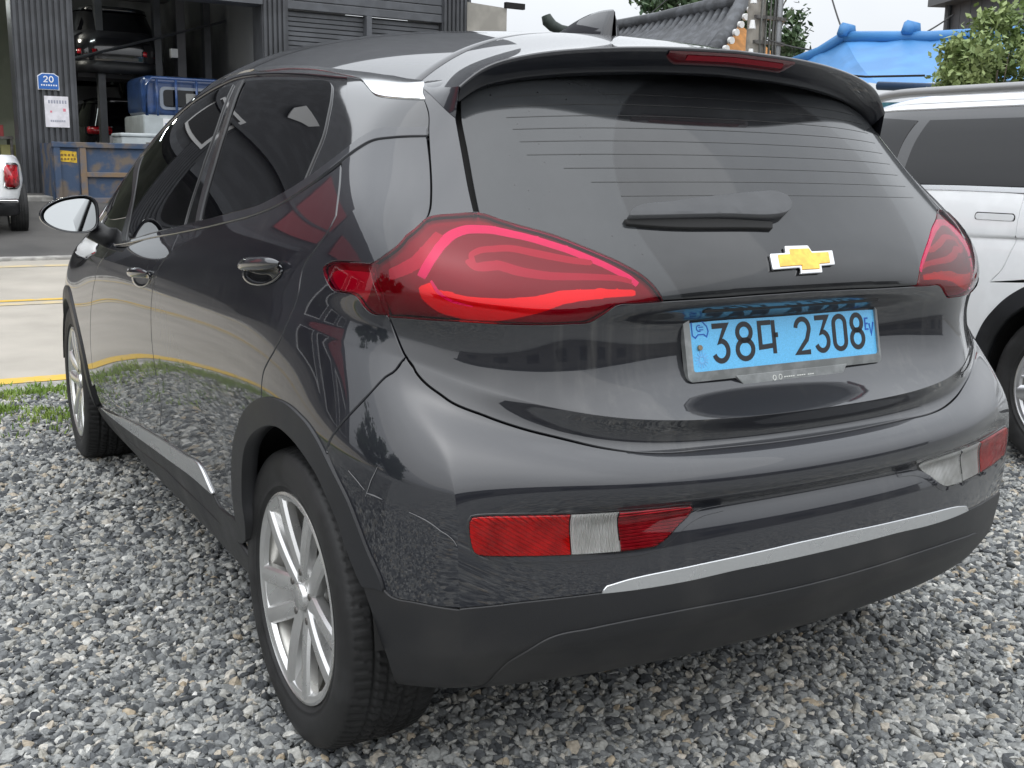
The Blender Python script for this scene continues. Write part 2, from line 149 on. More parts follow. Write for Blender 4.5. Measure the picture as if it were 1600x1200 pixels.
CV = {'tg_side':[(4.555,21.511),(3.811,20.176),(3.741,19.535),(3.698,19.028),(3.669,18.636),(3.663,18.336),(3.676,18.085),(3.725,17.879)],
'lamp_out':[(3.725,17.879),(3.868,17.67),(4.148,17.31),(4.487,16.997),(4.743,16.749),(4.81,16.583),(4.753,16.307),(4.613,15.796),(4.436,14.954),(4.372,14.665)],
'lamp_bot':[(4.372,14.665),(3.786,14.832),(3.215,15.028),(2.879,15.067),(2.511,15.117),(2.173,15.199),(1.997,15.256),(1.895,15.588),(1.763,16.03),(1.512,16.086),(1.281,16.115)],
'lamp_top':[(1.281,16.115),(1.349,16.486),(1.441,16.768),(1.636,17.081),(1.942,17.401),(2.246,17.652),(2.642,17.837),(2.889,17.945),(3.077,18.031),(3.345,17.99),(3.608,17.939),(3.725,17.879)],
'small_lamp':[(4.743,16.749),(5.278,16.634),(5.64,16.506),(5.739,16.362),(5.74,16.232),(5.696,16.015),(5.616,15.757),(5.517,15.537),(5.333,15.542),(5.096,15.543),(4.987,15.334),(4.888,14.982),(4.719,14.671),(4.43,14.747),(4.613,15.796),(4.753,16.307),(4.81,16.583)],
'seam':[(4.372,14.665),(4.209,13.641),(4.017,11.99),(3.844,10.833),(3.404,10.335),(2.971,10.146),(2.532,9.981),(2.179,9.861),(1.834,9.616),(1.498,9.388),(1.237,9.333),(0.969,9.398),(0.639,9.411),(0.393,9.395),(0.22,9.388)],
'crease':[(1.281,16.115),(1.013,16.126),(0.728,16.139),(0.454,16.171),(0.177,16.188),(0.0,16.203)],
'bq':[(4.017,11.99),(4.256,10.702),(4.502,10.199),(4.803,9.554),(5.109,8.841),(5.343,8.099),(5.42,7.639)],
'arch_out':[(7.36,3.816),(7.364,4.366),(7.329,5.031),(7.249,5.69),(7.122,6.525),(6.973,7.324),(6.733,7.907),(6.596,8.098),(6.303,8.282),(6.053,8.293),(5.846,8.177),(5.674,8.019),(5.513,7.722),(5.418,7.447),(5.28,6.881),(5.171,6.217),(5.087,5.71),(4.938,4.905),(4.812,4.352),(4.786,4.134)],
'arch_in':[(7.222,3.514),(7.161,4.06),(7.16,4.528),(7.103,5.181),(7.0,5.871),(6.911,6.301),(6.753,6.855),(6.577,7.219),(6.352,7.468),(6.167,7.531),(5.97,7.431),(5.812,7.267),(5.666,6.988),(5.532,6.579),(5.431,6.027),(5.352,5.678),(5.278,5.353),(5.177,4.78),(5.067,4.268),(5.022,4.096)],
'arch_end':[(5.022,4.096),(4.897,4.144),(4.786,4.134)],
'clad_top':[(4.786,4.134),(4.717,4.031),(4.411,4.006),(3.743,3.976),(3.013,4.011),(2.577,4.055),(1.898,4.101),(1.657,4.1),(1.163,4.099),(0.755,4.132),(0.482,4.129),(0.248,4.128)],
'strip_top':[(1.898,4.115),(1.856,4.236),(1.658,4.311),(1.166,4.353),(0.759,4.37),(0.487,4.382),(0.254,4.397)],
'clad_wheel':[(5.022,4.096),(4.95,3.598),(4.865,2.585),(4.824,1.403),(4.82,0.175)],
'rev_top':[(3.091,6.268),(3.063,6.48),(3.023,6.507),(2.519,6.524),(2.131,6.481),(1.735,6.456),(1.392,6.394),(1.133,6.314),(1.092,6.04)],
'rev_bot':[(1.092,6.04),(1.126,5.689),(1.247,5.298),(1.346,5.058),(1.449,4.929),(1.569,4.916),(1.741,4.94),(2.132,5.026),(2.637,5.136),(3.002,5.211),(3.05,5.303),(3.074,5.513),(3.092,5.911)],
'rd_rear':[(7.163,21.994),(6.544,20.58),(6.154,19.777),(5.906,19.212),(5.92,18.989),(5.813,18.54),(5.72,17.776),(5.792,17.437),(5.917,17.028),(6.028,16.661),(6.139,16.191),(6.148,15.604),(6.136,14.894),(6.185,13.062),(6.261,10.815),(6.369,9.947),(6.492,9.337),(6.561,8.975),(6.585,8.709),(6.596,8.098)],
'dd':[(9.147,21.828),(8.626,20.307),(8.611,19.324),(8.485,17.942),(8.459,16.571),(8.569,15.304),(8.625,13.624),(8.661,10.849),(8.683,9.64),(8.694,8.739),(8.697,8.274),(8.692,7.556),(8.678,6.377),(8.654,5.595),(8.715,5.155),(8.757,4.828),(8.696,4.642),(8.612,4.581),(8.661,4.057),(8.719,3.454)],
'fd_front':[(9.79,17.188),(9.923,13.515),(10.111,9.899),(10.237,8.748),(10.345,7.786),(10.466,6.355),(10.568,5.176),(10.598,4.167),(10.526,2.941)],
'sil_top':[(10.526,2.941),(9.619,3.976),(8.966,4.41),(8.612,4.581),(8.274,4.693),(7.984,4.741),(7.793,4.203),(7.71,3.966),(7.548,3.899),(7.387,3.896)],
'strip2_bot':[(10.556,2.716),(9.689,3.504),(9.021,3.89),(8.661,4.057),(8.159,4.233),(7.793,4.203)],
'sil_line':[(10.899,0.399),(9.587,2.535),(8.73,3.364),(8.546,3.349),(7.908,3.324),(7.389,3.104)],
'belt_lo':[(9.746,16.808),(9.033,17.578),(8.468,17.74),(7.861,17.817),(7.278,17.888),(6.898,18.085),(6.511,18.452),(6.001,18.99),(5.647,19.272),(5.206,19.46),(4.654,19.507),(3.763,19.528)],
'belt_up':[(9.727,17.295),(9.433,17.4),(8.811,17.913),(8.195,18.072),(7.697,18.098),(7.239,18.152),(6.798,18.451),(6.524,18.7),(6.094,19.119),(5.559,19.537),(5.103,19.695),(4.366,19.706),(3.772,19.705)],
'g_quarter':[(11.056,18.775),(11.539,19.687),(11.353,20.133),(10.571,19.738),(10.131,19.177),(9.878,18.574),(10.086,18.541),(10.548,18.541)],
'g_front':[(10.916,20.158),(10.654,20.621),(10.226,21.02),(9.712,21.352),(9.403,21.469),(9.091,21.51),(8.968,21.197),(8.676,20.215),(8.596,19.344),(8.557,18.801),(8.461,18.03),(8.825,17.971),(9.088,17.859),(9.409,17.63),(9.482,17.683),(9.716,18.448),(10.176,19.413)],
'g_rear':[(8.81,21.541),(8.222,21.417),(7.664,21.276),(7.099,21.127),(6.847,20.573),(6.72,20.152),(6.602,19.618),(6.606,19.099),(6.634,18.649),(6.806,18.484),(7.247,18.191),(7.706,18.14),(8.18,18.098),(8.277,18.794),(8.36,19.615),(8.46,20.276),(8.616,20.98)],
'bar1':[(11.353,20.133),(10.916,20.158),(10.176,19.413),(9.716,18.448),(9.475,17.465),(9.586,17.318),(9.878,18.574),(10.131,19.177)],
'bar2':[(8.925,21.447),(8.859,21.597),(8.48,20.318),(8.373,19.618),(8.289,18.798),(8.186,18.079),(8.256,18.065),(8.373,18.822),(8.459,19.64),(8.559,20.314)],
'rail_lo':[(11.227,20.21),(11.284,20.784),(10.735,21.231),(9.981,21.533),(9.604,21.659),(9.255,21.766),(8.95,21.759),(8.329,21.654),(7.763,21.536),(7.209,21.4),(6.898,21.359)],
'rail_ext':[(6.512,21.226),(5.81,21.086),(4.561,20.793),(3.91,20.609)],
'chrome_top':[(8.89,22.0),(8.105,21.994),(7.589,21.945),(7.113,21.847),(6.277,21.772),(4.333,21.236)],
'chrome_lo':[(8.8,21.903),(8.041,21.841),(7.521,21.759),(6.969,21.494),(6.578,21.299),(6.19,20.936),(5.817,20.685),(5.425,20.597),(4.63,20.515),(3.892,20.458)],
'rev_lip':[(3.062,5.24),(2.916,5.121),(2.357,4.983),(1.944,4.895),(1.571,4.831),(1.407,4.865),(1.279,5.084),(1.135,5.454),(1.011,5.672),(0.825,5.713)],
'lip':[(3.038,0.9),(2.862,1.449),(2.6,2.216),(2.352,3.055),(1.957,3.293),(1.276,3.41),(0.449,3.373),(0.165,3.357)],
'ditch':[(4.555,21.511),(6.423,22.0),(7.185,22.0),(8.144,22.0),(8.603,22.0),(9.276,22.0),(10.363,21.942),(10.827,21.584)],
'glass_l':[(3.077,18.031),(3.101,18.615),(3.127,19.302),(3.163,19.944),(3.182,20.519)],
'garn_r':[(3.113,18.028),(3.148,18.612),(3.182,19.301),(3.22,19.944),(3.261,20.524)],
'farch_out':[(10.832,2.089),(10.835,3.679),(10.864,4.481),(10.918,5.126),(10.996,5.713),(11.094,6.373),(11.21,7.077),(11.34,7.549),(11.482,7.814),(11.633,7.89),(11.788,7.771),(11.944,7.437),(12.097,6.849),(12.241,6.086),(12.37,5.424),(12.475,4.778),(12.551,4.082),(12.593,3.274),(12.599,1.572)],
'farch_in':[(10.932,2.157),(10.934,3.581),(10.96,4.311),(11.007,4.89),(11.075,5.387),(11.16,5.851),(11.262,6.331),(11.377,6.768),(11.501,7.032),(11.633,7.097),(11.768,6.962),(11.903,6.617),(12.034,6.13),(12.157,5.632),(12.265,5.124),(12.354,4.569),(12.418,3.952),(12.453,3.208),(12.457,1.658)]}
def bs(t): return np.stack([(1-t)**3/6, (3*t**3-6*t**2+4)/6, (-3*t**3+3*t**2+3*t+1)/6, t**3/6], -1)
def dbs(t): return np.stack([-(1-t)**2/2, (9*t**2-12*t)/6, (-9*t**2+6*t+3)/6, t**2/2], -1)
class Body:
    def __init__(s, net):
        s.net = net; m = np.array([-1, 1, 1.]); g = np.concatenate([net[:, 1:2]*m, net, net[:, -2:-1]*m], 1)
        s.PN = np.concatenate([2*g[:1]-g[1:2], g, 2*g[-1:]-g[-2:-1]], 0); s.NR, s.NC = net.shape[0]-1, net.shape[1]-1
    def raw(s, u, t):
        # one column and one row are tripled to hold a crease; u and t skip over them
        ku = np.where((u > 3) & (u < 4), 2., 1.); kt = np.where((t > 11) & (t < 12), 2., 1.); u = np.where(u <= 3, u, np.where(u < 4, 2*u-3, u+1)); t = np.where(t <= 11, t, np.where(t < 12, 2*t-11, t+1))
        ci = np.clip(np.floor(u).astype(int), 0, s.NC-1); ri = np.clip(np.floor(t).astype(int), 0, s.NR-1); cw = bs(u-ci); rw = bs(t-ri)
        P = s.PN[(ri[:, None]+np.arange(4))[:, :, None], (ci[:, None]+np.arange(4))[:, None, :]]
        return np.einsum('ni,nj,nijk->nk', rw, cw, P), np.einsum('ni,nj,nijk->nk', rw, dbs(u-ci), P)*ku[:, None], np.einsum('ni,nj,nijk->nk', dbs(t-ri), cw, P)*kt[:, None]
    def __call__(s, u, t):
        """left side u in 0..NC-1, right side u<0 (or past the front centre); returns point, outward normal, du, dt"""
        u = np.atleast_1d(np.asarray(u, float)); t = np.clip(np.atleast_1d(np.asarray(t, float)), 0, s.NR-1); F = s.NC-1
        fl = np.ones(len(u)); v = u.copy(); k = v > F; v[k] = 2*F-v[k]; sg = np.where(k, -1., 1.); k2 = v < 0; v[k2] = -v[k2]; sg[k2] *= -1
        P, A, B = s.raw(v, t); N = np.cross(A, B); N /= np.linalg.norm(N, axis=1)[:, None]+1e-12
        P[:, 0] *= -sg; A[:, 0] *= -sg; B[:, 0] *= -sg; N[:, 0] *= -sg; A *= sg[:, None]
        return P, N*NSIGN, A, B
NSIGN = 1.
BODY = Body(NET)
if BODY(0, 17.)[1][0, 1] > 0: NSIGN = -1.
def dense(poly, B, h=.012, corner=38):
    """closed outline in (u,t): Catmull-Rom between corners, resampled at about h metres"""
    P = np.array(poly, float); n = len(P); X = B(P[:, 0], P[:, 1])[0]
    d = X-np.roll(X, 1, 0); e = np.roll(X, -1, 0)-X
    cosang = (d*e).sum(1)/(np.linalg.norm(d, axis=1)*np.linalg.norm(e, axis=1)+1e-12); cor = cosang < math.cos(math.radians(corner))
    out = []
    for i in range(n):
        p1, p2 = P[i], P[(i+1) % n]; p0 = P[i-1] if not cor[i] else 2*p1-p2; p3 = P[(i+2) % n] if not cor[(i+1) % n] else 2*p2-p1
        L = np.linalg.norm(e[i]); k = max(1, int(math.ceil(L/h)))
        l0 = max(np.linalg.norm(X[i]-X[i-1]), 1e-4); l3 = max(np.linalg.norm(X[(i+2) % n]-X[(i+1) % n]), 1e-4); L = max(L, 1e-4)
        m1 = (p2-p1)*.5+(p1-p0)*.5*(L/l0 if not cor[i] else 1) if not cor[i] else (p2-p1)
        m2 = (p2-p1)*.5+(p3-p2)*.5*(L/l3) if not cor[(i+1) % n] else (p2-p1)
        for j in range(k):
            t = j/k; out.append((2*t**3-3*t*t+1)*p1+(t**3-2*t*t+t)*m1+(-2*t**3+3*t*t)*p2+(t**3-t*t)*m2)
    return np.array(out)
def inside(pts, poly):
    x, y = pts[:, 0], pts[:, 1]; r = np.zeros(len(pts), bool); q = np.roll(poly, -1, 0)
    for (x0, y0), (x1, y1) in zip(poly, q):
        if y0 == y1: continue
        c = ((y0 > y) != (y1 > y)) & (x < (x1-x0)*(y-y0)/(y1-y0)+x0); r ^= c
    return r
def panel(name, poly, m, parent, B=None, off=0., gap=.0031, thick=.012, h=.022, hb=.010, tmax=.28, corner=38, lip=.0012, dome=0., offn=None):
    B = B or BODY; D = dense(poly, B, hb, corner); P, N, A, T = B(D[:, 0], D[:, 1])
    keep = np.linalg.norm(P-np.roll(P, 1, 0), axis=1) > 1e-4; D = D[keep]; P, N, A, T = B(D[:, 0], D[:, 1])
    tg = np.roll(P, -1, 0)-np.roll(P, 1, 0); tg /= np.linalg.norm(tg, axis=1)[:, None]+1e-9; inn = np.cross(N, tg)
    def shift(V):
        out = D.copy()
        for i in range(len(D)):
            J = np.stack([A[i], T[i]], 1); out[i] += np.linalg.lstsq(J, V[i], rcond=1e-3)[0]
        return out
    t1 = shift(inn*.004)
    if inside(t1[::max(1, len(t1)//40)], D).mean() < .5: inn = -inn
    if gap: D = shift(inn*gap)
    P, N, A, T = B(D[:, 0], D[:, 1])
    ks, kt = np.linalg.norm(A, axis=1).mean(), np.linalg.norm(T, axis=1).mean()
    u0, u1, t0, t1_ = D[:, 0].min(), D[:, 0].max(), D[:, 1].min(), D[:, 1].max()
    du = min(h/ks, .35); dt = min(h/kt, tmax)
    U, W = np.meshgrid(np.arange(u0+du/2, u1, du), np.arange(t0+dt/2, t1_, dt)); G = np.stack([U.ravel(), W.ravel()], 1)
    G = G[inside(G, D)] if len(G) else G
    sc2 = np.array([ks, kt])
    if len(G):
        db = np.full(len(G), 9.)
        for c in range(0, len(G), 4000):
            g = (G[c:c+4000]*sc2)[:, None, :]-(D*sc2)[None]; db[c:c+4000] = np.sqrt((g**2).sum(2).min(1))
        G = G[db > h*.35]; db = db[db > h*.35]
    allp = np.concatenate([D, G]) if len(G) else D; nb = len(D)
    r = geometry.delaunay_2d_cdt([Vector(p*sc2) for p in allp], [(i, (i+1) % nb) for i in range(nb)], [], 1, 1e-6)
    ov = np.array([tuple(v) for v in r[0]])/sc2; F = [f for f in r[2]]
    P, N, A, T = B(ov[:, 0], ov[:, 1])
    o_ = off if not callable(off) else off(ov[:, 0], ov[:, 1], P)[:, None]
    if dome:
        dd = np.full(len(ov), 0.)
        for c in range(0, len(ov), 2000):
            g = (ov[c:c+2000]*sc2)[:, None, :]-(D*sc2)[None]; dd[c:c+2000] = np.sqrt((g**2).sum(2).min(1))
        q = np.clip(dd/abs(dome[1]), 0, 1); o_ = o_+(dome[0]*np.sin(q*math.pi/2))[:, None]
    V = P+N*o_; FF = []
    for f in F:
        a, b, c = V[f[0]], V[f[1]], V[f[2]]; g = np.cross(b-a, c-a)
        FF.append(tuple(f) if g @ (N[f[0]]+N[f[1]]+N[f[2]]) > 0 else (f[0], f[2], f[1]))
    # rim
    inv = {}
    for i, ol in enumerate(r[3]):
        for k in ol:
            if k < nb: inv[k] = i
    ring = [inv[k] for k in range(nb) if k in inv]; ring = [a for i, a in enumerate(ring) if a != ring[i-1]]
    Rp, Rn = V[ring], N[ring]; tg = np.roll(Rp, -1, 0)-np.roll(Rp, 1, 0); tg /= np.linalg.norm(tg, axis=1)[:, None]+1e-9; out = np.cross(tg, Rn)
    cen = V.mean(0)
    e_in = {}
    for f in FF:
        for a, b in ((f[0], f[1]), (f[1], f[2]), (f[2], f[0])): e_in[(a, b)] = 1
    fwd = sum((ring[i], ring[(i+1) % len(ring)]) in e_in for i in range(len(ring))) > len(ring)/2
    if not fwd: out = -out
    n0 = len(V); k = len(ring)
    r1 = Rp+out*lip-Rn*lip; r2 = r1-Rn*thick
    NN = np.concatenate([N, (Rn+out)/1.4142, out]); V = np.concatenate([V, r1, r2])
    for i in range(k):
        j = (i+1) % k; q = (ring[i], n0+i, n0+j, ring[j]); q2 = (n0+i, n0+k+i, n0+k+j, n0+j)
        if not fwd: q = q[::1]; q2 = q2[::1]
        FF += [q if not fwd else q[::-1], q2 if not fwd else q2[::-1]]
    # orient rim by out normal
    fixed = []
    for f in FF:
        a, b, c = V[f[0]], V[f[1]], V[f[2]]; g = np.cross(b-a, c-a); fixed.append(f if g @ sum(NN[i] for i in f) >= 0 else tuple(reversed(f)))
    return mesh(name, V, fixed, m, parent, True, NN)
def mir(poly): return [(-u, t) for u, t in poly][::-1]
def sym(half): return list(half)+[(-u, t) for u, t in half[::-1] if abs(u) > 1e-6]
def cv(n, a=None, b=None, rev=False):
    p = [tuple(x) for x in CV[n][a:b]]; return p[::-1] if rev else p

# ------------------------------------------------------------------ shape helpers
def cspl(xs, ys):
    """natural cubic spline"""
    xs = np.array(xs, float); ys = np.array(ys, float); n = len(xs); h = np.diff(xs); A = np.eye(n); b = np.zeros(n)
    for i in range(1, n-1):
        A[i, i-1:i+2] = h[i-1], 2*(h[i-1]+h[i]), h[i]; b[i] = 3*((ys[i+1]-ys[i])/h[i]-(ys[i]-ys[i-1])/h[i-1])
    c = np.linalg.solve(A, b); B = np.diff(ys)/h-h*(2*c[:-1]+c[1:])/3; d = np.diff(c)/(3*h)
    def f(x):
        x = np.asarray(x, float); i = np.clip(np.searchsorted(xs, x)-1, 0, n-2); t = x-xs[i]; return ys[i]+B[i]*t+c[i]*t*t+d[i]*t**3
    return f
def grid_obj(name, P, m, parent, smooth=True):
    n, k = P.shape[:2]; F = [(i*k+j, i*k+j+1, (i+1)*k+j+1, (i+1)*k+j) for i in range(n-1) for j in range(k-1)]
    V = P.reshape(-1, 3); a, b, c = V[F[len(F)//2][0]], V[F[len(F)//2][1]], V[F[len(F)//2][2]]
    return mesh(name, V, F, m, parent, smooth)
def flat_part(name, poly, depth, m, parent, fr, lift=0., bevel=0):
    P, X, Z, N = fr; n = len(poly); V = [P+X*a+Z*b+N*lift for a, b in poly]+[P+X*a+Z*b+N*(lift+depth) for a, b in poly]
    F = [tuple(range(n)), tuple(range(2*n-1, n-1, -1))]+[(i, n+i, n+(i+1) % n, (i+1) % n) for i in range(n)]
    o = mesh(name, V, F, m, parent); bm = bmesh.new(); bm.from_mesh(o.data); bmesh.ops.recalc_face_normals(bm, faces=bm.faces); bm.to_mesh(o.data); bm.free()
    if bevel: b = o.modifiers.new('bevel', 'BEVEL'); b.width = bevel; b.segments = 2; b.limit_method = 'ANGLE'
    return o
def rrect(w_, h_, r, n=5):
    out = []
    for cx, cy, a0 in ((w_-r, h_-r, 0), (-w_+r, h_-r, 90), (-w_+r, -h_+r, 180), (w_-r, -h_+r, 270)):
        for k in range(n+1): a = math.radians(a0+90*k/n); out.append((cx+r*math.cos(a), cy+r*math.sin(a)))
    return out
def ring_part(name, outer, inner, depth, m, parent, fr, lift):
    P, X, Z, N = fr; n = len(outer); V = []; F = []
    for poly, d in ((outer, 0), (outer, depth*.7), (inner, depth), (inner, .0)): V += [P+X*a+Z*b+N*(lift+d) for a, b in poly]
    for q in range(3):
        for i in range(n): j = (i+1) % n; F.append((q*n+i, q*n+j, (q+1)*n+j, (q+1)*n+i))
    o = mesh(name, V, F, m, parent); bm = bmesh.new(); bm.from_mesh(o.data); bmesh.ops.recalc_face_normals(bm, faces=bm.faces); bm.to_mesh(o.data); bm.free(); return o
def stroke(pts, wd, closed=False):
    pts = [np.array(p, float) for p in pts]; n = len(pts); L, R = [], []
    for i in range(n):
        if closed: d0 = pts[i]-pts[i-1]; d1 = pts[(i+1) % n]-pts[i]
        else: d0 = pts[i]-pts[max(i-1, 0)]; d1 = pts[min(i+1, n-1)]-pts[i]
        if i == 0 and not closed: d0 = d1
        if i == n-1 and not closed: d1 = d0
        d0 = d0/(np.linalg.norm(d0)+1e-9); d1 = d1/(np.linalg.norm(d1)+1e-9); t = d0+d1; t = t/(np.linalg.norm(t)+1e-9); nn = np.array([-t[1], t[0]]); c = max(.5, nn @ np.array([-d0[1], d0[0]]))
        L.append(pts[i]+nn*wd/2/c); R.append(pts[i]-nn*wd/2/c)
    return L, R
def ink(name, strokes_, m, parent, fr, lift, depth=.0008):
    P, X, Z, N = fr; V, F = [], []
    for pts, wd, cl in strokes_:
        L, R = stroke(pts, wd, cl); n = len(L); b = len(V)
        V += [P+X*a[0]+Z*a[1]+N*(lift+depth) for a in L]+[P+X*a[0]+Z*a[1]+N*(lift+depth) for a in R]+[P+X*a[0]+Z*a[1]+N*lift for a in L]+[P+X*a[0]+Z*a[1]+N*lift for a in R]
        for i in range(n if cl else n-1):
            j = (i+1) % n; F += [(b+i, b+n+i, b+n+j, b+j), (b+i, b+j, b+2*n+j, b+2*n+i), (b+n+i, b+3*n+i, b+3*n+j, b+n+j)]
        if not cl: F += [(b, b+2*n, b+3*n, b+n), (b+n-1, b+2*n-1, b+4*n-1, b+3*n-1)]
    return mesh(name, V, F, m, parent)
def arc(cx, cy, rx, ry, a0, a1, n=14): return [(cx+rx*math.cos(math.radians(a0+(a1-a0)*k/n)), cy+ry*math.sin(math.radians(a0+(a1-a0)*k/n))) for k in range(n+1)]
def flat_local(name, poly, m, parent, d=.012, y=0.):
    n = len(poly); V = [(x, y, z) for x, z in poly]+[(x, y-d, z) for x, z in poly]; F = [tuple(range(n)), tuple(range(2*n-1, n-1, -1))]+[(i, n+i, n+(i+1) % n, (i+1) % n) for i in range(n)]
    return mesh(name, V, F, m, parent)

LAMP_PATTERN = {'guide':[(3.852,16.614),(3.741,17.014),(3.579,17.408),(3.406,17.66),(3.207,17.793),(2.956,17.803),(2.486,17.665),(2.105,17.436),(1.787,17.131),(1.566,16.835),(1.49,16.642)],
'bar_a':[(3.18,17.036),(3.211,17.254),(3.083,17.389),(2.748,17.44),(2.397,17.315),(2.077,17.194),(1.883,17.158)],
'bar_b':[(3.265,17.138),(3.165,16.968),(2.962,17.061),(2.696,16.911),(2.388,16.832),(1.993,16.835),(1.667,16.808),(1.516,16.703)],
'base':[(3.816,16.455),(3.756,16.045),(3.577,15.699),(3.267,15.553),(2.916,15.649),(2.56,15.962),(2.291,16.299),(1.898,16.414),(1.506,16.421)],
'edge':[(4.523,16.51),(3.964,16.87),(3.731,17.297),(3.532,17.676)],
'hook':[(3.722,16.526),(3.632,16.164),(3.464,15.899),(3.223,15.773)]}
SCRATCHES = [[(4.438,6.299),(4.235,6.122),(3.989,5.828),(3.69,5.481)],[(4.917,6.664),(4.831,6.66),(4.74,6.59)],[(4.788,7.76),(4.864,7.29),(4.926,6.489)],[(5.125,7.323),(5.026,7.096),(4.938,6.792)],[(4.502,3.801),(4.449,3.607),(4.403,3.393)],[(4.39,3.623),(4.343,3.41),(4.302,3.159)],[(4.241,3.074),(4.211,2.828),(4.187,2.463)],[(4.739,3.639),(4.772,3.479),(4.797,3.308)]]
# ------------------------------------------------------------------ car materials
def paint_mat(name, col, dirt=.5, metal=.55):
    m = bpy.data.materials.new(name); m.use_nodes = True; nt = m.node_tree; b = nt.nodes['Principled BSDF']; L = nt.links.new
    b.inputs['Metallic'].default_value = metal; b.inputs['Roughness'].default_value = .38; b.inputs['Specular IOR Level'].default_value = .22; b.inputs['Coat Weight'].default_value = 1; b.inputs['Coat IOR'].default_value = 1.72
    tc = nt.nodes.new('ShaderNodeTexCoord')
    mp = nt.nodes.new('ShaderNodeMapping'); mp.inputs['Scale'].default_value = (38, 38, 2.2); L(tc.outputs['Object'], mp.inputs[0])
    st = nt.nodes.new('ShaderNodeTexNoise'); st.inputs['Scale'].default_value = 1; st.inputs['Detail'].default_value = 5; L(mp.outputs[0], st.inputs['Vector'])
    bl = nt.nodes.new('ShaderNodeTexNoise'); bl.inputs['Scale'].default_value = 3.5; bl.inputs['Detail'].default_value = 7; L(tc.outputs['Object'], bl.inputs['Vector'])
    sp = nt.nodes.new('ShaderNodeTexVoronoi'); sp.inputs['Scale'].default_value = 26; L(tc.outputs['Object'], sp.inputs['Vector'])
    sr = nt.nodes.new('ShaderNodeMapRange'); sr.inputs['From Min'].default_value = .035; sr.inputs['From Max'].default_value = .085; sr.inputs['To Min'].default_value = .8; sr.inputs['To Max'].default_value = 0; L(sp.outputs[0], sr.inputs[0])
    ra = nt.nodes.new('ShaderNodeMapRange'); ra.inputs['From Min'].default_value = .50; ra.inputs['From Max'].default_value = .82; ra.inputs['To Max'].default_value = dirt; L(st.outputs[0], ra.inputs[0])
    rb = nt.nodes.new('ShaderNodeMapRange'); rb.inputs['From Min'].default_value = .42; rb.inputs['From Max'].default_value = .75; rb.inputs['To Max'].default_value = 1; L(bl.outputs[0], rb.inputs[0])
    mu = nt.nodes.new('ShaderNodeMath'); mu.operation = 'MULTIPLY'; L(ra.outputs[0], mu.inputs[0]); L(rb.outputs[0], mu.inputs[1])
    # sparse dust specks
    rs = nt.nodes.new('ShaderNodeMath'); rs.operation = 'MULTIPLY'; L(sr.outputs[0], rs.inputs[0]); L(rb.outputs[0], rs.inputs[1])
    mx = nt.nodes.new('ShaderNodeMix'); mx.data_type = 'RGBA'; L(mu.outputs[0], mx.inputs[0]); mx.inputs[6].default_value = (*col, 1); mx.inputs[7].default_value = (.085, .082, .076, 1)
    mx2 = nt.nodes.new('ShaderNodeMix'); mx2.data_type = 'RGBA'; L(rs.outputs[0], mx2.inputs[0]); L(mx.outputs[2], mx2.inputs[6]); mx2.inputs[7].default_value = tuple(c*.35 for c in col)+(1,)
    L(mx2.outputs[2], b.inputs['Base Color'])
    cr_ = nt.nodes.new('ShaderNodeMapRange'); cr_.inputs['To Min'].default_value = .018; cr_.inputs['To Max'].default_value = .30; L(mu.outputs[0], cr_.inputs[0]); L(cr_.outputs[0], b.inputs['Coat Roughness'])
    mm = nt.nodes.new('ShaderNodeMapRange'); mm.inputs['To Min'].default_value = metal; mm.inputs['To Max'].default_value = 0; L(mu.outputs[0], mm.inputs[0]); L(mm.outputs[0], b.inputs['Metallic'])
    MATS[name] = m; return m
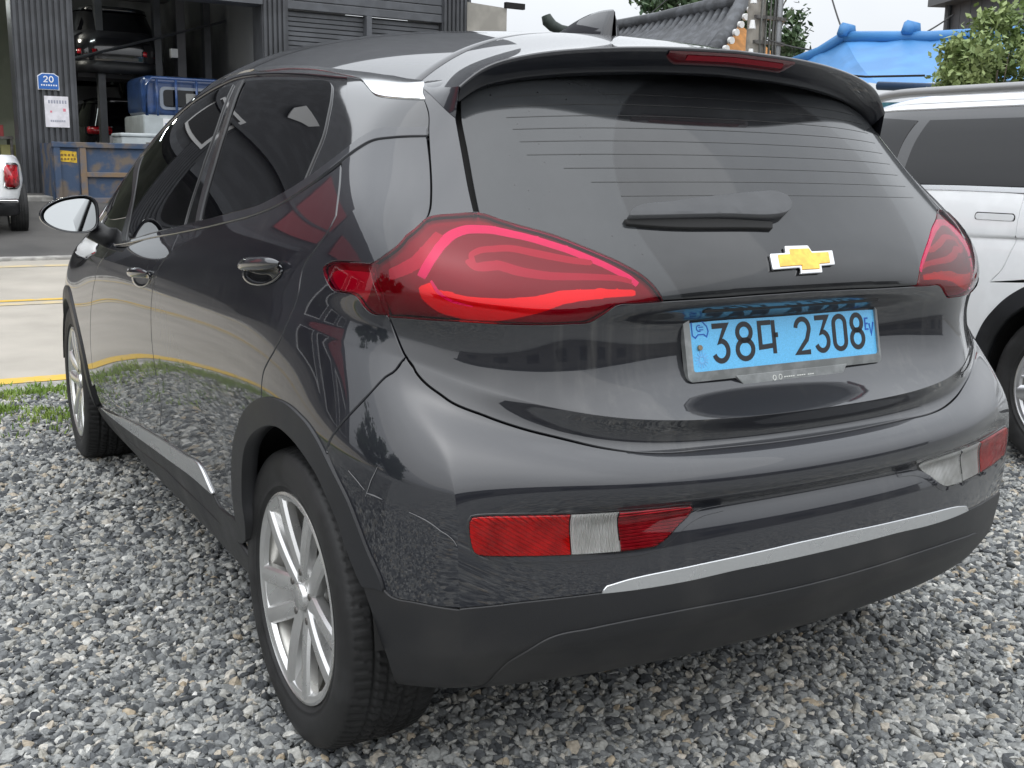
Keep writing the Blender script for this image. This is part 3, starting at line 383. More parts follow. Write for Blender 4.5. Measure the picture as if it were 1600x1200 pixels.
def rear_glass_mat(name='dusty_rear_glass'):
    m = bpy.data.materials.new(name); m.use_nodes = True; nt = m.node_tree; b = nt.nodes['Principled BSDF']; L = nt.links.new
    b.inputs['Roughness'].default_value = .03; b.inputs['IOR'].default_value = 1.62
    tc = nt.nodes.new('ShaderNodeTexCoord'); vd = nt.nodes.new('ShaderNodeVectorMath'); vd.operation = 'DISTANCE'; vd.inputs[1].default_value = (.02, -.475, 1.165); L(tc.outputs['Object'], vd.inputs[0])
    sw = nt.nodes.new('ShaderNodeMapRange'); sw.inputs['From Min'].default_value = .372; sw.inputs['From Max'].default_value = .378; L(vd.outputs['Value'], sw.inputs[0])   # 1 outside the wiper's sweep
    n = nt.nodes.new('ShaderNodeTexNoise'); n.inputs['Scale'].default_value = 5; n.inputs['Detail'].default_value = 8; L(tc.outputs['Object'], n.inputs['Vector'])
    mp = nt.nodes.new('ShaderNodeMapping'); mp.inputs['Scale'].default_value = (30, 30, 2.5); L(tc.outputs['Object'], mp.inputs[0])
    n2 = nt.nodes.new('ShaderNodeTexNoise'); n2.inputs['Scale'].default_value = 1; n2.inputs['Detail'].default_value = 4; L(mp.outputs[0], n2.inputs['Vector'])
    ad = nt.nodes.new('ShaderNodeMath'); ad.operation = 'MULTIPLY'; L(n.outputs[0], ad.inputs[0]); L(n2.outputs[0], ad.inputs[1])
    d1 = nt.nodes.new('ShaderNodeMapRange'); d1.inputs['To Min'].default_value = .10; d1.inputs['To Max'].default_value = .62; L(sw.outputs[0], d1.inputs[0])
    d2 = nt.nodes.new('ShaderNodeMath'); d2.operation = 'MULTIPLY_ADD'; L(ad.outputs[0], d2.inputs[0]); d2.inputs[1].default_value = .55; L(d1.outputs[0], d2.inputs[2])
    sp = nt.nodes.new('ShaderNodeTexVoronoi'); sp.inputs['Scale'].default_value = 38; L(tc.outputs['Object'], sp.inputs['Vector'])
    sr = nt.nodes.new('ShaderNodeMapRange'); sr.inputs['From Min'].default_value = .04; sr.inputs['From Max'].default_value = .10; sr.inputs['To Min'].default_value = .0; sr.inputs['To Max'].default_value = 1; L(sp.outputs[0], sr.inputs[0])
    d3 = nt.nodes.new('ShaderNodeMath'); d3.operation = 'MULTIPLY'; L(d2.outputs[0], d3.inputs[0]); L(sr.outputs[0], d3.inputs[1])
    mx = nt.nodes.new('ShaderNodeMix'); mx.data_type = 'RGBA'; L(d3.outputs[0], mx.inputs[0]); mx.inputs[6].default_value = (.006, .006, .007, 1); mx.inputs[7].default_value = (.040, .043, .046, 1)
    L(mx.outputs[2], b.inputs['Base Color'])
    rr = nt.nodes.new('ShaderNodeMapRange'); rr.inputs['To Min'].default_value = .02; rr.inputs['To Max'].default_value = .10; L(d3.outputs[0], rr.inputs[0]); L(rr.outputs[0], b.inputs['Roughness'])
    MATS[name] = m; return m
PAINT = paint_mat('dark_grey_metallic_paint', (.0105, .0115, .0165), .32, .12)
PAINT2 = paint_mat('dusty_dark_grey_paint', (.0100, .0108, .0145), .75, .10)
RGLASS = rear_glass_mat()
SGLASS = mat('tinted_side_glass', (.003, .003, .004), .008, spec=.5)
GBLACK = mat('gloss_black_trim', (.012, .012, .014), .06, coat=1)
PLAST = mat('black_textured_plastic', (.0105, .011, .013), .42, var=.3, vscale=5, bump=.12, bscale=700, rvar=.10)
PLASTD = mat('dusty_bumper_plastic', (.011, .0113, .013), .46, col2=(.040, .038, .036), ramp=(.48, .85), vscale=4, bump=.12, bscale=700)
BLACK = mat('flat_black', (.006, .006, .006), .8)
CHROME = mat('chrome', (.78, .78, .79), .10, 1, rvar=.06, vscale=20)
SATIN = mat('satin_silver_trim', (.60, .61, .62), .27, .9, rvar=.03, vscale=6)
REDLENS = lens_mat('red_lens', (.92, .09, .34))
CLEARLENS = lens_mat('clear_lens', (.93, .93, .93))
HOUS = mat('lamp_housing_dark', (.20, .035, .03), .3, .3)
GUIDE = mat('lamp_light_guide', (1, .5, .95), .25, 0, coat=.5)
GUIDE2 = mat('lamp_inner_bar', (.52, .24, .14), .28, coat=.6)
REFL = mat('lamp_reflector_bright', (.95, .35, .05), .15, .4)

# ------------------------------------------------------------------ wheels (one set of meshes shared by every car)
TYRE = mat('tyre_rubber', (.013, .013, .0135), .60, var=.35, vscale=14, bump=.1, bscale=300); ALLOY = mat('silver_alloy', (.66, .66, .655), .28, .85, rvar=.03, vscale=8)
BARREL = mat('rim_barrel', (.66, .65, .61), .38, .6, var=.15, vscale=6); STEEL = mat('brake_steel', (.20, .19, .18), .45, .8, var=.2, vscale=20)
def tyre_mesh(R0=.3235, nth=440, blocks=92):
    prof = [(.222, -.088), (.232, -.096), (.238, -.0985), (.2395, -.1025), (.243, -.1025), (.2445, -.1015), (.252, -.1045), (.262, -.1065), (.280, -.1070), (.296, -.1045), (.308, -.0995), (.3150, -.0935)]
    tw = np.concatenate([np.linspace(-.088, -.05, 12), np.linspace(-.049, .049, 26), np.linspace(.05, .088, 12)])
    th = np.linspace(0, 2*math.pi, nth, endpoint=False); rows = []
    for r, w_ in prof: rows.append((np.full(nth, r), w_))
    for w_ in tw:
        base = R0-.0065*(abs(w_)/.088)**5; ph = (th*blocks/(2*math.pi)+abs(w_)*22+(.0 if w_ < 0 else .5)) % 1.0
        if abs(w_) > .055: g = (((th*blocks/(2*math.pi)+.25*abs(w_)*20) % 1.0) < .20)
        else: g = ph < .24
        dep = np.where(g, .0036 if abs(w_) > .055 else .0062, 0.)
        for cw in (-.052, -.018, .018, .052):
            if abs(w_-cw) < .0036: dep = np.maximum(dep, .0062)
        rows.append((base-dep, w_))
    for r, w_ in prof[::-1]: rows.append((np.full(nth, r), -w_))
    V = []; n = nth
    for r, w_ in rows: V += [(w_, r[i]*math.cos(th[i]), r[i]*math.sin(th[i])) for i in range(n)]
    F = [(a*n+i, (a+1)*n+i, (a+1)*n+(i+1) % n, a*n+(i+1) % n) for a in range(len(rows)-1) for i in range(n)]
    return V, F
def rim_face(spokes=5, twin=True):
    V, F = [], []
    def bar(ang, l0, l1, r0, r1, w0, w1, drop):
        c, s = math.cos(ang), math.sin(ang); n = 16; k0 = len(V); sec = ((-.5, .024), (-.5, .006), (-.36, .0), (-.12, -.0015), (.12, -.0015), (.36, .0), (.5, .006), (.5, .024))
        for i in range(n+1):
            f = i/n; r = r0+(r1-r0)*f; lat = l0+(l1-l0)*f**.85; wd = w0+(w1-w0)*f; x = .014*(1-f)**1.6+drop*math.sin(f*math.pi)-.004*f
            for a, d in sec: q = lat+a*wd; V.append((x+d-.004, r*c-q*s, r*s+q*c))
        m = len(sec)
        for i in range(n):
            for j in range(m-1): F.append((k0+i*m+j, k0+i*m+j+1, k0+(i+1)*m+j+1, k0+(i+1)*m+j))
    for k in range(spokes):
        a = math.radians(-90+360/spokes*k)
        if twin:
            for sg in (-1, 1): bar(a, sg*.021, sg*.050, .030, .217, .038, .042, -.002)
            bar(a, 0, 0, .030, .217, .050, .100, .030)
        else: bar(a, .004, -.012, .030, .217, .050, .060, .004); bar(a, .03, .055, .10, .217, .012, .016, .010)
    def lat(prof, n=72):
        b = len(V)
        for x, r in prof: V.extend([(x, r*math.cos(2*math.pi*i/n), r*math.sin(2*math.pi*i/n)) for i in range(n)])
        for q in range(len(prof)-1): F.extend([(b+q*n+i, b+(q+1)*n+i, b+(q+1)*n+(i+1) % n, b+q*n+(i+1) % n) for i in range(n)])
    lat([(.004, .203), (-.006, .209), (-.008, .214), (-.009, .2185), (-.012, .222), (-.010, .227), (.0, .2285)]); lat([(.010, .001), (.010, .044), (.014, .062), (.028, .072), (.045, .074)])
    me = bpy.data.meshes.new('rim'); me.from_pydata([tuple(v) for v in V], [], F); me.validate(); bm = bmesh.new(); bm.from_mesh(me); bmesh.ops.recalc_face_normals(bm, faces=bm.faces); bm.to_mesh(me); bm.free(); me.shade_smooth(); me.set_sharp_from_angle(angle=math.radians(32)); return me
TV, TF = tyre_mesh(); tme = None; rme = None
def lathe(prof, n=64):
    V = [(x, r*math.cos(2*math.pi*k/n), r*math.sin(2*math.pi*k/n)) for x, r in prof for k in range(n)]
    F = [(a*n+i, (a+1)*n+i, (a+1)*n+(i+1) % n, a*n+(i+1) % n) for a in range(len(prof)-1) for i in range(n)]; return V, F
WPROTO = {}
def wheel(parent, x, y, z, out=-1, steer=0, scale=1., rimkey='hatch', rim_m=None, spin=0.):
    """out: -1 when the outer face looks to -x"""
    if 'tyre' not in WPROTO:
        o = mesh('tyre', TV, TF, TYRE, None, True); WPROTO['tyre'] = o.data; bpy.data.objects.remove(o)
        m_ = rim_face(5, True); m_.materials.append(ALLOY); WPROTO['hatch'] = m_
        V, F = lathe([(-.094, .2235), (-.098, .228), (-.094, .226), (-.088, .216), (-.05, .206), (.06, .200), (.09, .205)]); o = mesh('b', V, F, BARREL, None, True); WPROTO['barrel'] = o.data; bpy.data.objects.remove(o)
        V, F = lathe([(-.03, .001), (-.03, .145), (-.01, .15), (.0, .15), (.0, .20), (.05, .20), (.05, .001)]); o = mesh('d', V, F, STEEL, None); WPROTO['disc'] = o.data; bpy.data.objects.remove(o)
        V, F = lathe([(-.090, .001), (-.090, .026), (-.086, .030), (-.070, .032)], 32); o = mesh('c', V, F, ALLOY, None, True); WPROTO['cap'] = o.data; bpy.data.objects.remove(o)
        V, F = lathe([(-.084, .001), (-.084, .008), (-.070, .010)], 8); o = mesh('n', V, F, STEEL, None, True); WPROTO['nut'] = o.data; bpy.data.objects.remove(o)
        V, F = lathe([(.06, .001), (.06, .205)], 32); o = mesh('k', V, F, BLACK, None); WPROTO['back'] = o.data; bpy.data.objects.remove(o)
    t = bpy.data.objects.new('wheel', WPROTO['tyre']); link(t, parent); t.location = (x, y, z); t.rotation_euler = (0, 0, steer+(0 if out < 0 else math.pi)); t.scale = (scale,)*3
    def part(nm, key, loc=(0, 0, 0)):
        o = bpy.data.objects.new(nm, WPROTO[key]); link(o, t); o.location = loc; return o
    r_ = part('rim', rimkey, (-.088, 0, 0)); r_.rotation_euler = (spin, 0, 0)
    part('rim_barrel', 'barrel'); part('brake_disc', 'disc'); part('hub_cap', 'cap'); part('wheel_backing', 'back')
    for k in range(5):
        a = spin+2*math.pi*(k+.5)/5-math.pi/2; part('wheel_nut', 'nut', (0, .055*math.cos(a), .055*math.sin(a)))
    return t

def strokes(pts, wd):
    """band of width wd (m) along a (u,t) polyline -> polygon"""
    D = np.array(pts, float); t = np.linspace(0, len(D)-1, len(D)*6); D = np.stack([np.interp(t, range(len(D)), D[:, 0]), np.interp(t, range(len(D)), D[:, 1])], 1)
    for _ in range(4): D[1:-1] = .25*D[:-2]+.5*D[1:-1]+.25*D[2:]
    P, N, A, T = BODY(D[:, 0], D[:, 1]); tg = np.gradient(P, axis=0); tg /= np.linalg.norm(tg, axis=1)[:, None]; sd_ = np.cross(N, tg)
    wv = np.interp(np.linspace(0, 1, len(D)), np.linspace(0, 1, len(wd)), wd) if hasattr(wd, '__len__') else np.full(len(D), wd)
    lo, hi = [], []
    for i in range(len(D)):
        J = np.stack([A[i], T[i]], 1); d = np.linalg.lstsq(J, sd_[i]*wv[i]/2, rcond=1e-3)[0]; lo.append(tuple(D[i]-d)); hi.append(tuple(D[i]+d))
    return lo+hi[::-1]

# ------------------------------------------------------------------ ground, road, forecourt
def gz(y): return float(np.interp(y, [-100, 4.3, 8, 10.7, 12.2, 16.4, 17, 200], [0, 0, .02, .13, .31, .68, .70, .70]))
def cam_pt(px, py, dist):
    """a point at a given horizontal distance along a sight line (used once, to lay out far things)"""
    d = cf+(px-800)/FPX*cr+(600-py)/FPX*cu; d = d/math.hypot(d[0], d[1]); return CAM_POS+d*dist
def strip_sheet(name, x0, x1, ys, dz, m, nx=1):
    V, F = [], []; xs = np.linspace(x0, x1, nx+1)
    for y in ys: V += [(x, y, gz(y)+dz) for x in xs]
    k = nx+1
    for i in range(len(ys)-1): F += [(i*k+j, i*k+j+1, (i+1)*k+j+1, (i+1)*k+j) for j in range(nx)]
    return struct(mesh(name, V, F, m))
ASPH = mat('dark_asphalt', (.060, .058, .056), .85, col2=(.105, .10, .095), ramp=(.35, .75), vscale=1.3, bump=.4, bscale=90, detail=9)
ROADM = mat('sunbleached_road', (.33, .305, .265), .88, col2=(.43, .395, .345), ramp=(.3, .75), vscale=1.8, bump=.35, bscale=120, detail=10)
EARTH = mat('earth', (.20, .19, .17), .95, var=.3, vscale=2, bump=.5, bscale=30)
strip_sheet('ground', -400, 400, [-400, -60, 3.9, 4.3], -.05, EARTH); strip_sheet('ground', -400, 400, [16.0, 17, 500], -.06, EARTH)
strip_sheet('road', -90, 90, [4.28, 6, 8, 9.5, 10.7], 0, ROADM)
strip_sheet('forecourt', -90, 90, [10.75, 11.5, 12.2, 14, 16.4, 17, 26], -.002, ASPH)
KERB = mat('kerb_concrete', (.34, .33, .31), .9, var=.25, vscale=6, bump=.4, bscale=80)
struct(MB().box(-60, 60, 4.12, 4.28, -.06, .012).build('kerb', KERB, bevel=.01)); struct(MB().box(-90, 90, 10.68, 10.86, .05, .165).build('kerb', KERB, bevel=.015))
YEL = mat('worn_yellow_paint', (.62, .40, .06), .7, col2=(.42, .36, .26), ramp=(.52, .72), vscale=9, detail=10)
PALEY = mat('faded_yellow_paint', (.52, .42, .24), .8, col2=(.38, .35, .30), ramp=(.45, .7), vscale=7, detail=10)
for y0, y1, m_ in ((4.34, 4.50, YEL), (7.70, 7.86, PALEY), (7.95, 8.05, YEL), (10.15, 10.30, PALEY)): strip_sheet('road_line', -60, 60, [y0, y1], .004, m_)
struct(MB().box(.2, 8.7, 15.4, 16.5, .45, .66).build('pavement', KERB, bevel=.01))
# gravel bed under the stones
def gravel_mat(name, coord):
    m = bpy.data.materials.new(name); m.use_nodes = True; nt = m.node_tree; b = nt.nodes['Principled BSDF']; L = nt.links.new; b.inputs['Roughness'].default_value = .8
    tc = nt.nodes.new('ShaderNodeTexCoord')
    if coord:
        v = nt.nodes.new('ShaderNodeTexVoronoi'); v.inputs['Scale'].default_value = 46; L(tc.outputs['Object'], v.inputs['Vector']); sep = nt.nodes.new('ShaderNodeSeparateColor'); L(v.outputs['Color'], sep.inputs[0]); src = sep.outputs[0]
        bp = nt.nodes.new('ShaderNodeBump'); bp.inputs['Strength'].default_value = 1; bp.inputs['Distance'].default_value = .012; bp.invert = True; L(v.outputs['Distance'], bp.inputs['Height']); L(bp.outputs[0], b.inputs['Normal'])
    else:
        at = nt.nodes.new('ShaderNodeAttribute'); at.attribute_type = 'INSTANCER'; at.attribute_name = 'tone'; src = at.outputs['Fac']
    r = nt.nodes.new('ShaderNodeValToRGB'); e = r.color_ramp.elements; cols = [(0, (.048, .052, .057)), (.18, (.10, .106, .111)), (.40, (.185, .192, .192)), (.60, (.27, .276, .27)), (.78, (.37, .372, .355)), (.87, (.32, .305, .265)), (.93, (.53, .527, .50)), (.98, (.36, .29, .20)), (1, (.66, .655, .63))]
    e[0].position = 0; e[0].color = (*cols[0][1], 1); e[1].position = 1; e[1].color = (*cols[-1][1], 1)
    for p, c in cols[1:-1]: q = e.new(p); q.color = (*c, 1)
    L(src, r.inputs[0])
    n = nt.nodes.new('ShaderNodeTexNoise'); n.inputs['Scale'].default_value = 120 if coord else 1.6; n.inputs['Detail'].default_value = 6; L(tc.outputs['Object'], n.inputs['Vector'])
    mr = nt.nodes.new('ShaderNodeMapRange'); mr.inputs['From Min'].default_value = .3; mr.inputs['From Max'].default_value = .7; mr.inputs['To Min'].default_value = .72; mr.inputs['To Max'].default_value = 1.25; L(n.outputs[0], mr.inputs[0])
    mx = nt.nodes.new('ShaderNodeMix'); mx.data_type = 'RGBA'; mx.blend_type = 'MULTIPLY'; mx.inputs[0].default_value = 1; L(r.outputs[0], mx.inputs[6]); L(mr.outputs[0], mx.inputs[7]); L(mx.outputs[2], b.inputs['Base Color'])
    MATS[name] = m; return m
strip_sheet('gravel_lot', -60, 60, [-60, -6, 0, 4.1], -.012, gravel_mat('gravel_bed', True))
def gravel_stones():
    P = []
    def area(x0, x1, y0, y1, dens, s0, s1, keep=None):
        n = int((x1-x0)*(y1-y0)*dens); q = np.stack([rng.uniform(x0, x1, n), rng.uniform(y0, y1, n), rng.uniform(-.010, .004, n), rng.uniform(s0, s1, n)*rng.choice([.42, .55, .7, .85, 1, 1, 1.15, 1.4], n)], 1)
        if keep is not None: q = q[keep(q)]
        P.append(q)
    d_ = lambda q: np.hypot(q[:, 0]-CAM_POS[0], q[:, 1]-CAM_POS[1])
    def infr(q):
        v = np.stack([q[:, 0]-CAM_POS[0], q[:, 1]-CAM_POS[1], -np.full(len(q), CAM_POS[2])], 1); zf = v @ cf; X = 800+FPX*(v @ cr)/np.maximum(zf, .05); Y = 600-FPX*(v @ cu)/np.maximum(zf, .05)
        return (zf > .2) & (X > -260) & (X < 1900) & (Y < 1420)
    car_ = lambda q: (np.abs(q[:, 0]) < .55) & (q[:, 1] > .1) & (q[:, 1] < 3.4)
    area(-2.6, 3.2, -1.6, 1.6, 11500, .0070, .0110, lambda q: infr(q) & ~car_(q) & (d_(q) < 3.6))
    area(-2.6, 6.0, -1.6, 4.0, 7500, .0080, .0125, lambda q: infr(q) & ~car_(q) & (d_(q) >= 3.6) & (d_(q) < 6.5))
    area(-8, -1.0, 0, 3.9, 900, .012, .018, lambda q: ~infr(q) & (d_(q) < 7))
    A = np.concatenate(P); me = bpy.data.meshes.new('gravel'); me.from_pydata([tuple(a[:3]) for a in A], [], [])
    at = me.attributes.new('size', 'FLOAT', 'POINT'); at.data.foreach_set('value', A[:, 3].astype(np.float32))
    at = me.attributes.new('tone0', 'FLOAT', 'POINT'); at.data.foreach_set('value', rng.uniform(0, 1, len(A)).astype(np.float32))
    ob = link(bpy.data.objects.new('gravel', me)); tag(ob, 'loose grey crushed stone covering the parking lot around the hatchback', 'gravel', kind='stuff')
    ng = bpy.data.node_groups.new('gravel_nodes', 'GeometryNodeTree'); ng.interface.new_socket('Geometry', in_out='INPUT', socket_type='NodeSocketGeometry'); ng.interface.new_socket('Geometry', in_out='OUTPUT', socket_type='NodeSocketGeometry')
    N = ng.nodes.new; L = ng.links.new; gi = N('NodeGroupInput'); go = N('NodeGroupOutput'); ji = N('GeometryNodeGeometryToInstance')
    gm = gravel_mat('gravel_stone', False)
    for k in range(9):
        ic = N('GeometryNodeMeshIcoSphere'); ic.inputs['Radius'].default_value = 1; ic.inputs['Subdivisions'].default_value = 2
        sp = N('GeometryNodeSetPosition'); nz = N('ShaderNodeTexNoise'); nz.noise_dimensions = '4D'; nz.inputs['W'].default_value = k*3.7; nz.inputs['Scale'].default_value = .85; nz.inputs['Detail'].default_value = 1
        po = N('GeometryNodeInputPosition'); sb = N('ShaderNodeVectorMath'); sb.operation = 'SUBTRACT'; sb.inputs[1].default_value = (.5, .5, .5); ml = N('ShaderNodeVectorMath'); ml.operation = 'SCALE'; ml.inputs['Scale'].default_value = 2.6
        L(po.outputs[0], nz.inputs['Vector']); L(nz.outputs['Color'], sb.inputs[0]); L(sb.outputs[0], ml.inputs[0]); L(ic.outputs[0], sp.inputs['Geometry']); L(ml.outputs[0], sp.inputs['Offset'])
        # snap to a few planes for broken faces
        tr = N('GeometryNodeTransform'); random.seed(k); tr.inputs['Scale'].default_value = (random.uniform(.9, 1.5), random.uniform(.7, 1.05), random.uniform(.5, .85)); L(sp.outputs[0], tr.inputs['Geometry'])
        dc = N('GeometryNodeConvexHull'); L(tr.outputs[0], dc.inputs[0])
        mt = N('GeometryNodeSetMaterial'); mt.inputs['Material'].default_value = gm; L(dc.outputs[0], mt.inputs[0]); L(mt.outputs[0], ji.inputs[0])
    ip = N('GeometryNodeInstanceOnPoints'); ip.inputs['Pick Instance'].default_value = True; L(gi.outputs[0], ip.inputs['Points']); L(ji.outputs[0], ip.inputs['Instance'])
    ri = N('FunctionNodeRandomValue'); ri.data_type = 'INT'; ri.inputs[4].default_value = 0; ri.inputs[5].default_value = 8; L(ri.outputs[2], ip.inputs['Instance Index'])
    rr = N('FunctionNodeRandomValue'); rr.data_type = 'FLOAT_VECTOR'; rr.inputs[0].default_value = (-.7, -.7, 0); rr.inputs[1].default_value = (.7, .7, 6.28); rr.inputs['Seed'].default_value = 5; L(rr.outputs[0], ip.inputs['Rotation'])
    na = N('GeometryNodeInputNamedAttribute'); na.data_type = 'FLOAT'; na.inputs['Name'].default_value = 'size'; L(na.outputs[0], ip.inputs['Scale'])
    nb = N('GeometryNodeInputNamedAttribute'); nb.data_type = 'FLOAT'; nb.inputs['Name'].default_value = 'tone0'
    sn = N('GeometryNodeStoreNamedAttribute'); sn.data_type = 'FLOAT'; sn.domain = 'INSTANCE'; sn.inputs['Name'].default_value = 'tone'; L(ip.outputs[0], sn.inputs[0]); L(nb.outputs[0], sn.inputs['Value'])
    L(sn.outputs[0], go.inputs[0]); md = ob.modifiers.new('stones', 'NODES'); md.node_group = ng
    print('stones', len(A)); return ob
gravel_stones()
# grass at the verge
def grass():
    V, F = [], []
    def tuft(x, y, n, h_):
        for _ in range(n):
            a = rng.uniform(0, 6.28); b = rng.uniform(0, 6.28); l = h_*rng.uniform(.5, 1.2); w_ = rng.uniform(.003, .006); px, py = x+rng.normal(0, .03), y+rng.normal(0, .03); lean = rng.uniform(.1, .7)*l
            c, s = math.cos(a)*w_, math.sin(a)*w_; dx, dy = math.cos(b)*lean, math.sin(b)*lean; k = len(V)
            V.extend([(px-c, py-s, 0), (px+c, py+s, 0), (px+dx*.4+c*.7, py+dy*.4+s*.7, l*.6), (px+dx*.4-c*.7, py+dy*.4-s*.7, l*.6), (px+dx, py+dy, l*.95)]); F.extend([(k, k+1, k+2, k+3), (k+3, k+2, k+4)])
    for _ in range(1500): tuft(rng.uniform(-9, 1.5), rng.normal(4.0, .09), 9, .042)
    for _ in range(60): tuft(rng.normal(-.70, .16), rng.normal(3.42, .13), 14, .042)
    for _ in range(14): tuft(rng.normal(-1.05, .08), rng.normal(3.62, .05), 10, .04)
    for _ in range(160): tuft(rng.uniform(-4.5, -1), rng.uniform(3.0, 4.0), 6, .04)
    for _ in range(500): tuft(rng.uniform(1.5, 9), rng.normal(4.0, .09), 10, .06)
    o = mesh('grass_verge', V, F, mat('grass_blades', (.14, .25, .035), .6, col2=(.28, .36, .08), ramp=(.35, .65), vscale=3)); tag(o, 'short bright green grass and weeds along the kerb', 'grass', kind='stuff')
grass()

# ------------------------------------------------------------------ garage across the road
DKG = mat('dark_grey_cladding', (.060, .063, .070), .5, var=.15, vscale=3); DKG2 = mat('graphite_siding', (.085, .09, .10), .5, var=.12, vscale=4); INT = mat('workshop_wall', (.26, .265, .27), .8, var=.3, vscale=.8)
SGWH = mat('logo_white', (.75, .75, .75), .5)
GRW = mat('greenish_workshop_wall', (.26, .28, .22), .8, var=.2, vscale=1)
FY = 16.5; FZ = .66
gar = empty('garage', (3, FY, FZ), label='dark grey vehicle workshop with open bays across the road', cat='building')
def gpart(mb, name, m, **k): mb.xf(Matrix.Translation((-3, -FY, -FZ))); return mb.build(name, m, gar, **k)
def corrugated(x0, x1, y, z0, z1, name, pitch=.085, dep=.03):
    mb = MB(); mb.box(x0, x1, y+.01, y+.5, z0, z1); o_ = gpart(mb, name, DKG); mb = MB(); x = x0+.02
    while x < x1-.03: mb.box(x, x+pitch*.55, y-dep, y+.02, z0, z1); x += pitch
    mb.xf(Matrix.Translation((-3, -FY, -FZ))); r = mb.build('cladding_ribs', DKG, o_); r['kind'] = 'stuff'; return o_
pil = corrugated(.72, 1.60, FY, FZ, 5.6, 'clad_pillar'); corrugated(4.62, 5.08, FY, FZ, 5.6, 'clad_pillar'); corrugated(-3.6, -2.9, FY, FZ, 5.6, 'clad_pillar'); corrugated(-9.6, -8.9, FY, FZ, 5.6, 'clad_pillar')
corrugated(8.05, 8.62, FY, FZ, 5.6, 'clad_pillar')
for x0, x1 in ((-8.9, -3.6), (-2.9, .72), (1.6, 4.62)): gpart(MB().box(x0, x1, FY-.06, FY+.4, 3.82, 4.05), 'header_beam', DKG2); gpart(MB().box(x0, x1, FY+.05, FY+.4, 4.05, 5.6), 'fascia', DKG)
gpart(MB().box(-9.6, 8.6, FY+.1, FY+6, 5.75, 10.2), 'upper_storey', DKG)
gpart(MB().box(-9.4, -5.6, FY-.15, FY+.1, 4.6, 8.2), 'red_sign_board', mat('red_sign', (.30, .012, .02), .45, coat=.3))
fw_ = gpart(MB().box(-3.4, -1.5, FY-.05, FY+.12, 4.4, 6.0), 'window_frame', mat('white_window_frame', (.75, .75, .75), .5)); gpart(MB().box(-3.28, -1.62, FY-.06, FY+.12, 4.52, 5.88), 'window_pane', SGLASS)
gpart(MB().prism([(-.5, 0), (.5, 0), (.42, -.5), (0, -1.0), (-.42, -.5)], 0, .06).xf(Matrix.Translation((-3.6, FY, 8.3)) @ Matrix.Rotation(math.radians(90), 4, 'X')), 'shield_logo', SGWH)
for k in range(12): gpart(MB().box(5.08, 8.05, FY+.02, FY+.12, 3.80+k*.15, 3.80+k*.15+.142), 'siding_board', DKG2, bevel=.012)
for x0, x1 in ((5.10, 6.52), (6.62, 8.03)):
    sh = gpart(MB().box(x0, x1, FY+.16, FY+.20, FZ, 3.80), 'roller_shutter', DKG); mb = MB(); z = FZ
    while z < 3.74: mb.box(x0, x1, FY+.12, FY+.17, z, z+.062); z += .08
    mb.xf(Matrix.Translation((-3, -FY, -FZ))); r = mb.build('shutter_slats', DKG2, sh); r['kind'] = 'stuff'
gpart(MB().box(6.52, 6.62, FY-.03, FY+.2, FZ, 3.8), 'shutter_post', DKG2)
gpart(MB().box(-9.6, 5.0, FY+7, FY+7.2, FZ, 5.6), 'back_wall', INT); gpart(MB().box(-9.6, 8.6, FY+.4, FY+7.2, 4.6, 4.8), 'ceiling', INT); gpart(MB().box(4.7, 4.9, FY+.5, FY+7, FZ, 4.6), 'side_wall', INT)
gpart(MB().box(-9.6, -9.4, FY+.5, FY+7, FZ, 4.6), 'side_wall', INT); gpart(MB().box(-4.0, 1.9, FY+6.7, FY+6.98, FZ, 4.55), 'pale_wall', GRW); gpart(MB().box(-9.7, 8.7, FY-.2, FY+7.4, 5.6, 5.75), 'roof', DKG)
for x in (2.35, 3.35, 4.25): gpart(MB().box(x, x+.12, FY+2.2, FY+2.4, FZ, 4.6), 'roof_post', DKG)
for x, zz in ((2.5, 2.9), (3.0, 3.1)): gpart(MB().tube([(1.7, FY+2.0, 2.85), (4.6, FY+2.0, 3.75)], .025, 6), 'conduit', DKG2)
gpart(MB().box(3.60, 3.72, FY+2.05, FY+2.18, 3.05, 3.2), 'wall_socket', mat('white_plastic', (.7, .7, .7), .5))
gl = gpart(MB().box(.15, .62, FY+2.0, FY+2.35, 4.02, 4.06), 'ceiling_lamp', mat('lit_ceiling_lamp', (.9, .9, .8), .5, emit=(1, .97, .85), estr=40))
for x0, x1, y in ((-.6, .70, FY+3.2), (1.62, 2.0, FY+1.2)): gpart(MB().box(x0, x1, y, y+.05, 3.83, 3.87), 'lamp_tube', mat('lit_lamp_tube', (.9, .9, .9), .5, emit=(.9, 1, 1), estr=22))
# sign and notice on the pillar
sb = empty('house_number_sign', (1.18, FY-.035, 2.38), label='small blue house number sign reading 20 on the clad pillar', cat='sign')
SGB = mat('sign_blue', (.02, .12, .42), .4); SGW = mat('sign_white', (.80, .80, .80), .5)
flat_local('border', [(-.155, -.125), (.155, -.125), (.155, .08), (.09, .125), (-.09, .125), (-.155, .08)], SGW, sb); flat_local('plate', [(-.143, -.113), (.143, -.113), (.143, .073), (.085, .113), (-.085, .113), (-.143, .073)], SGB, sb, y=-.013)
ffl = (np.array([0, -.026, .03]), np.array([1., 0, 0]), np.array([0, 0, 1.]), np.array([0, -1., 0]))
ink('number', [(arc(-.04, .022, .025, .024, 170, -30)+[(-.065, -.035), (-.012, -.035)], .016, False), (arc(.042, .005, .027, .042, 0, 360, 18)[:-1], .016, True)], SGW, sb, ffl, 0)
ink('street_name', [([(-.11+.035*k, -.085), (-.09+.035*k, -.085)], .022, False) for k in range(7)], SGW, sb, ffl, 0)
nb = empty('paper_notice', (1.28, FY-.035, 1.93), label='white paper notice with faint printing on the clad pillar', cat='notice')
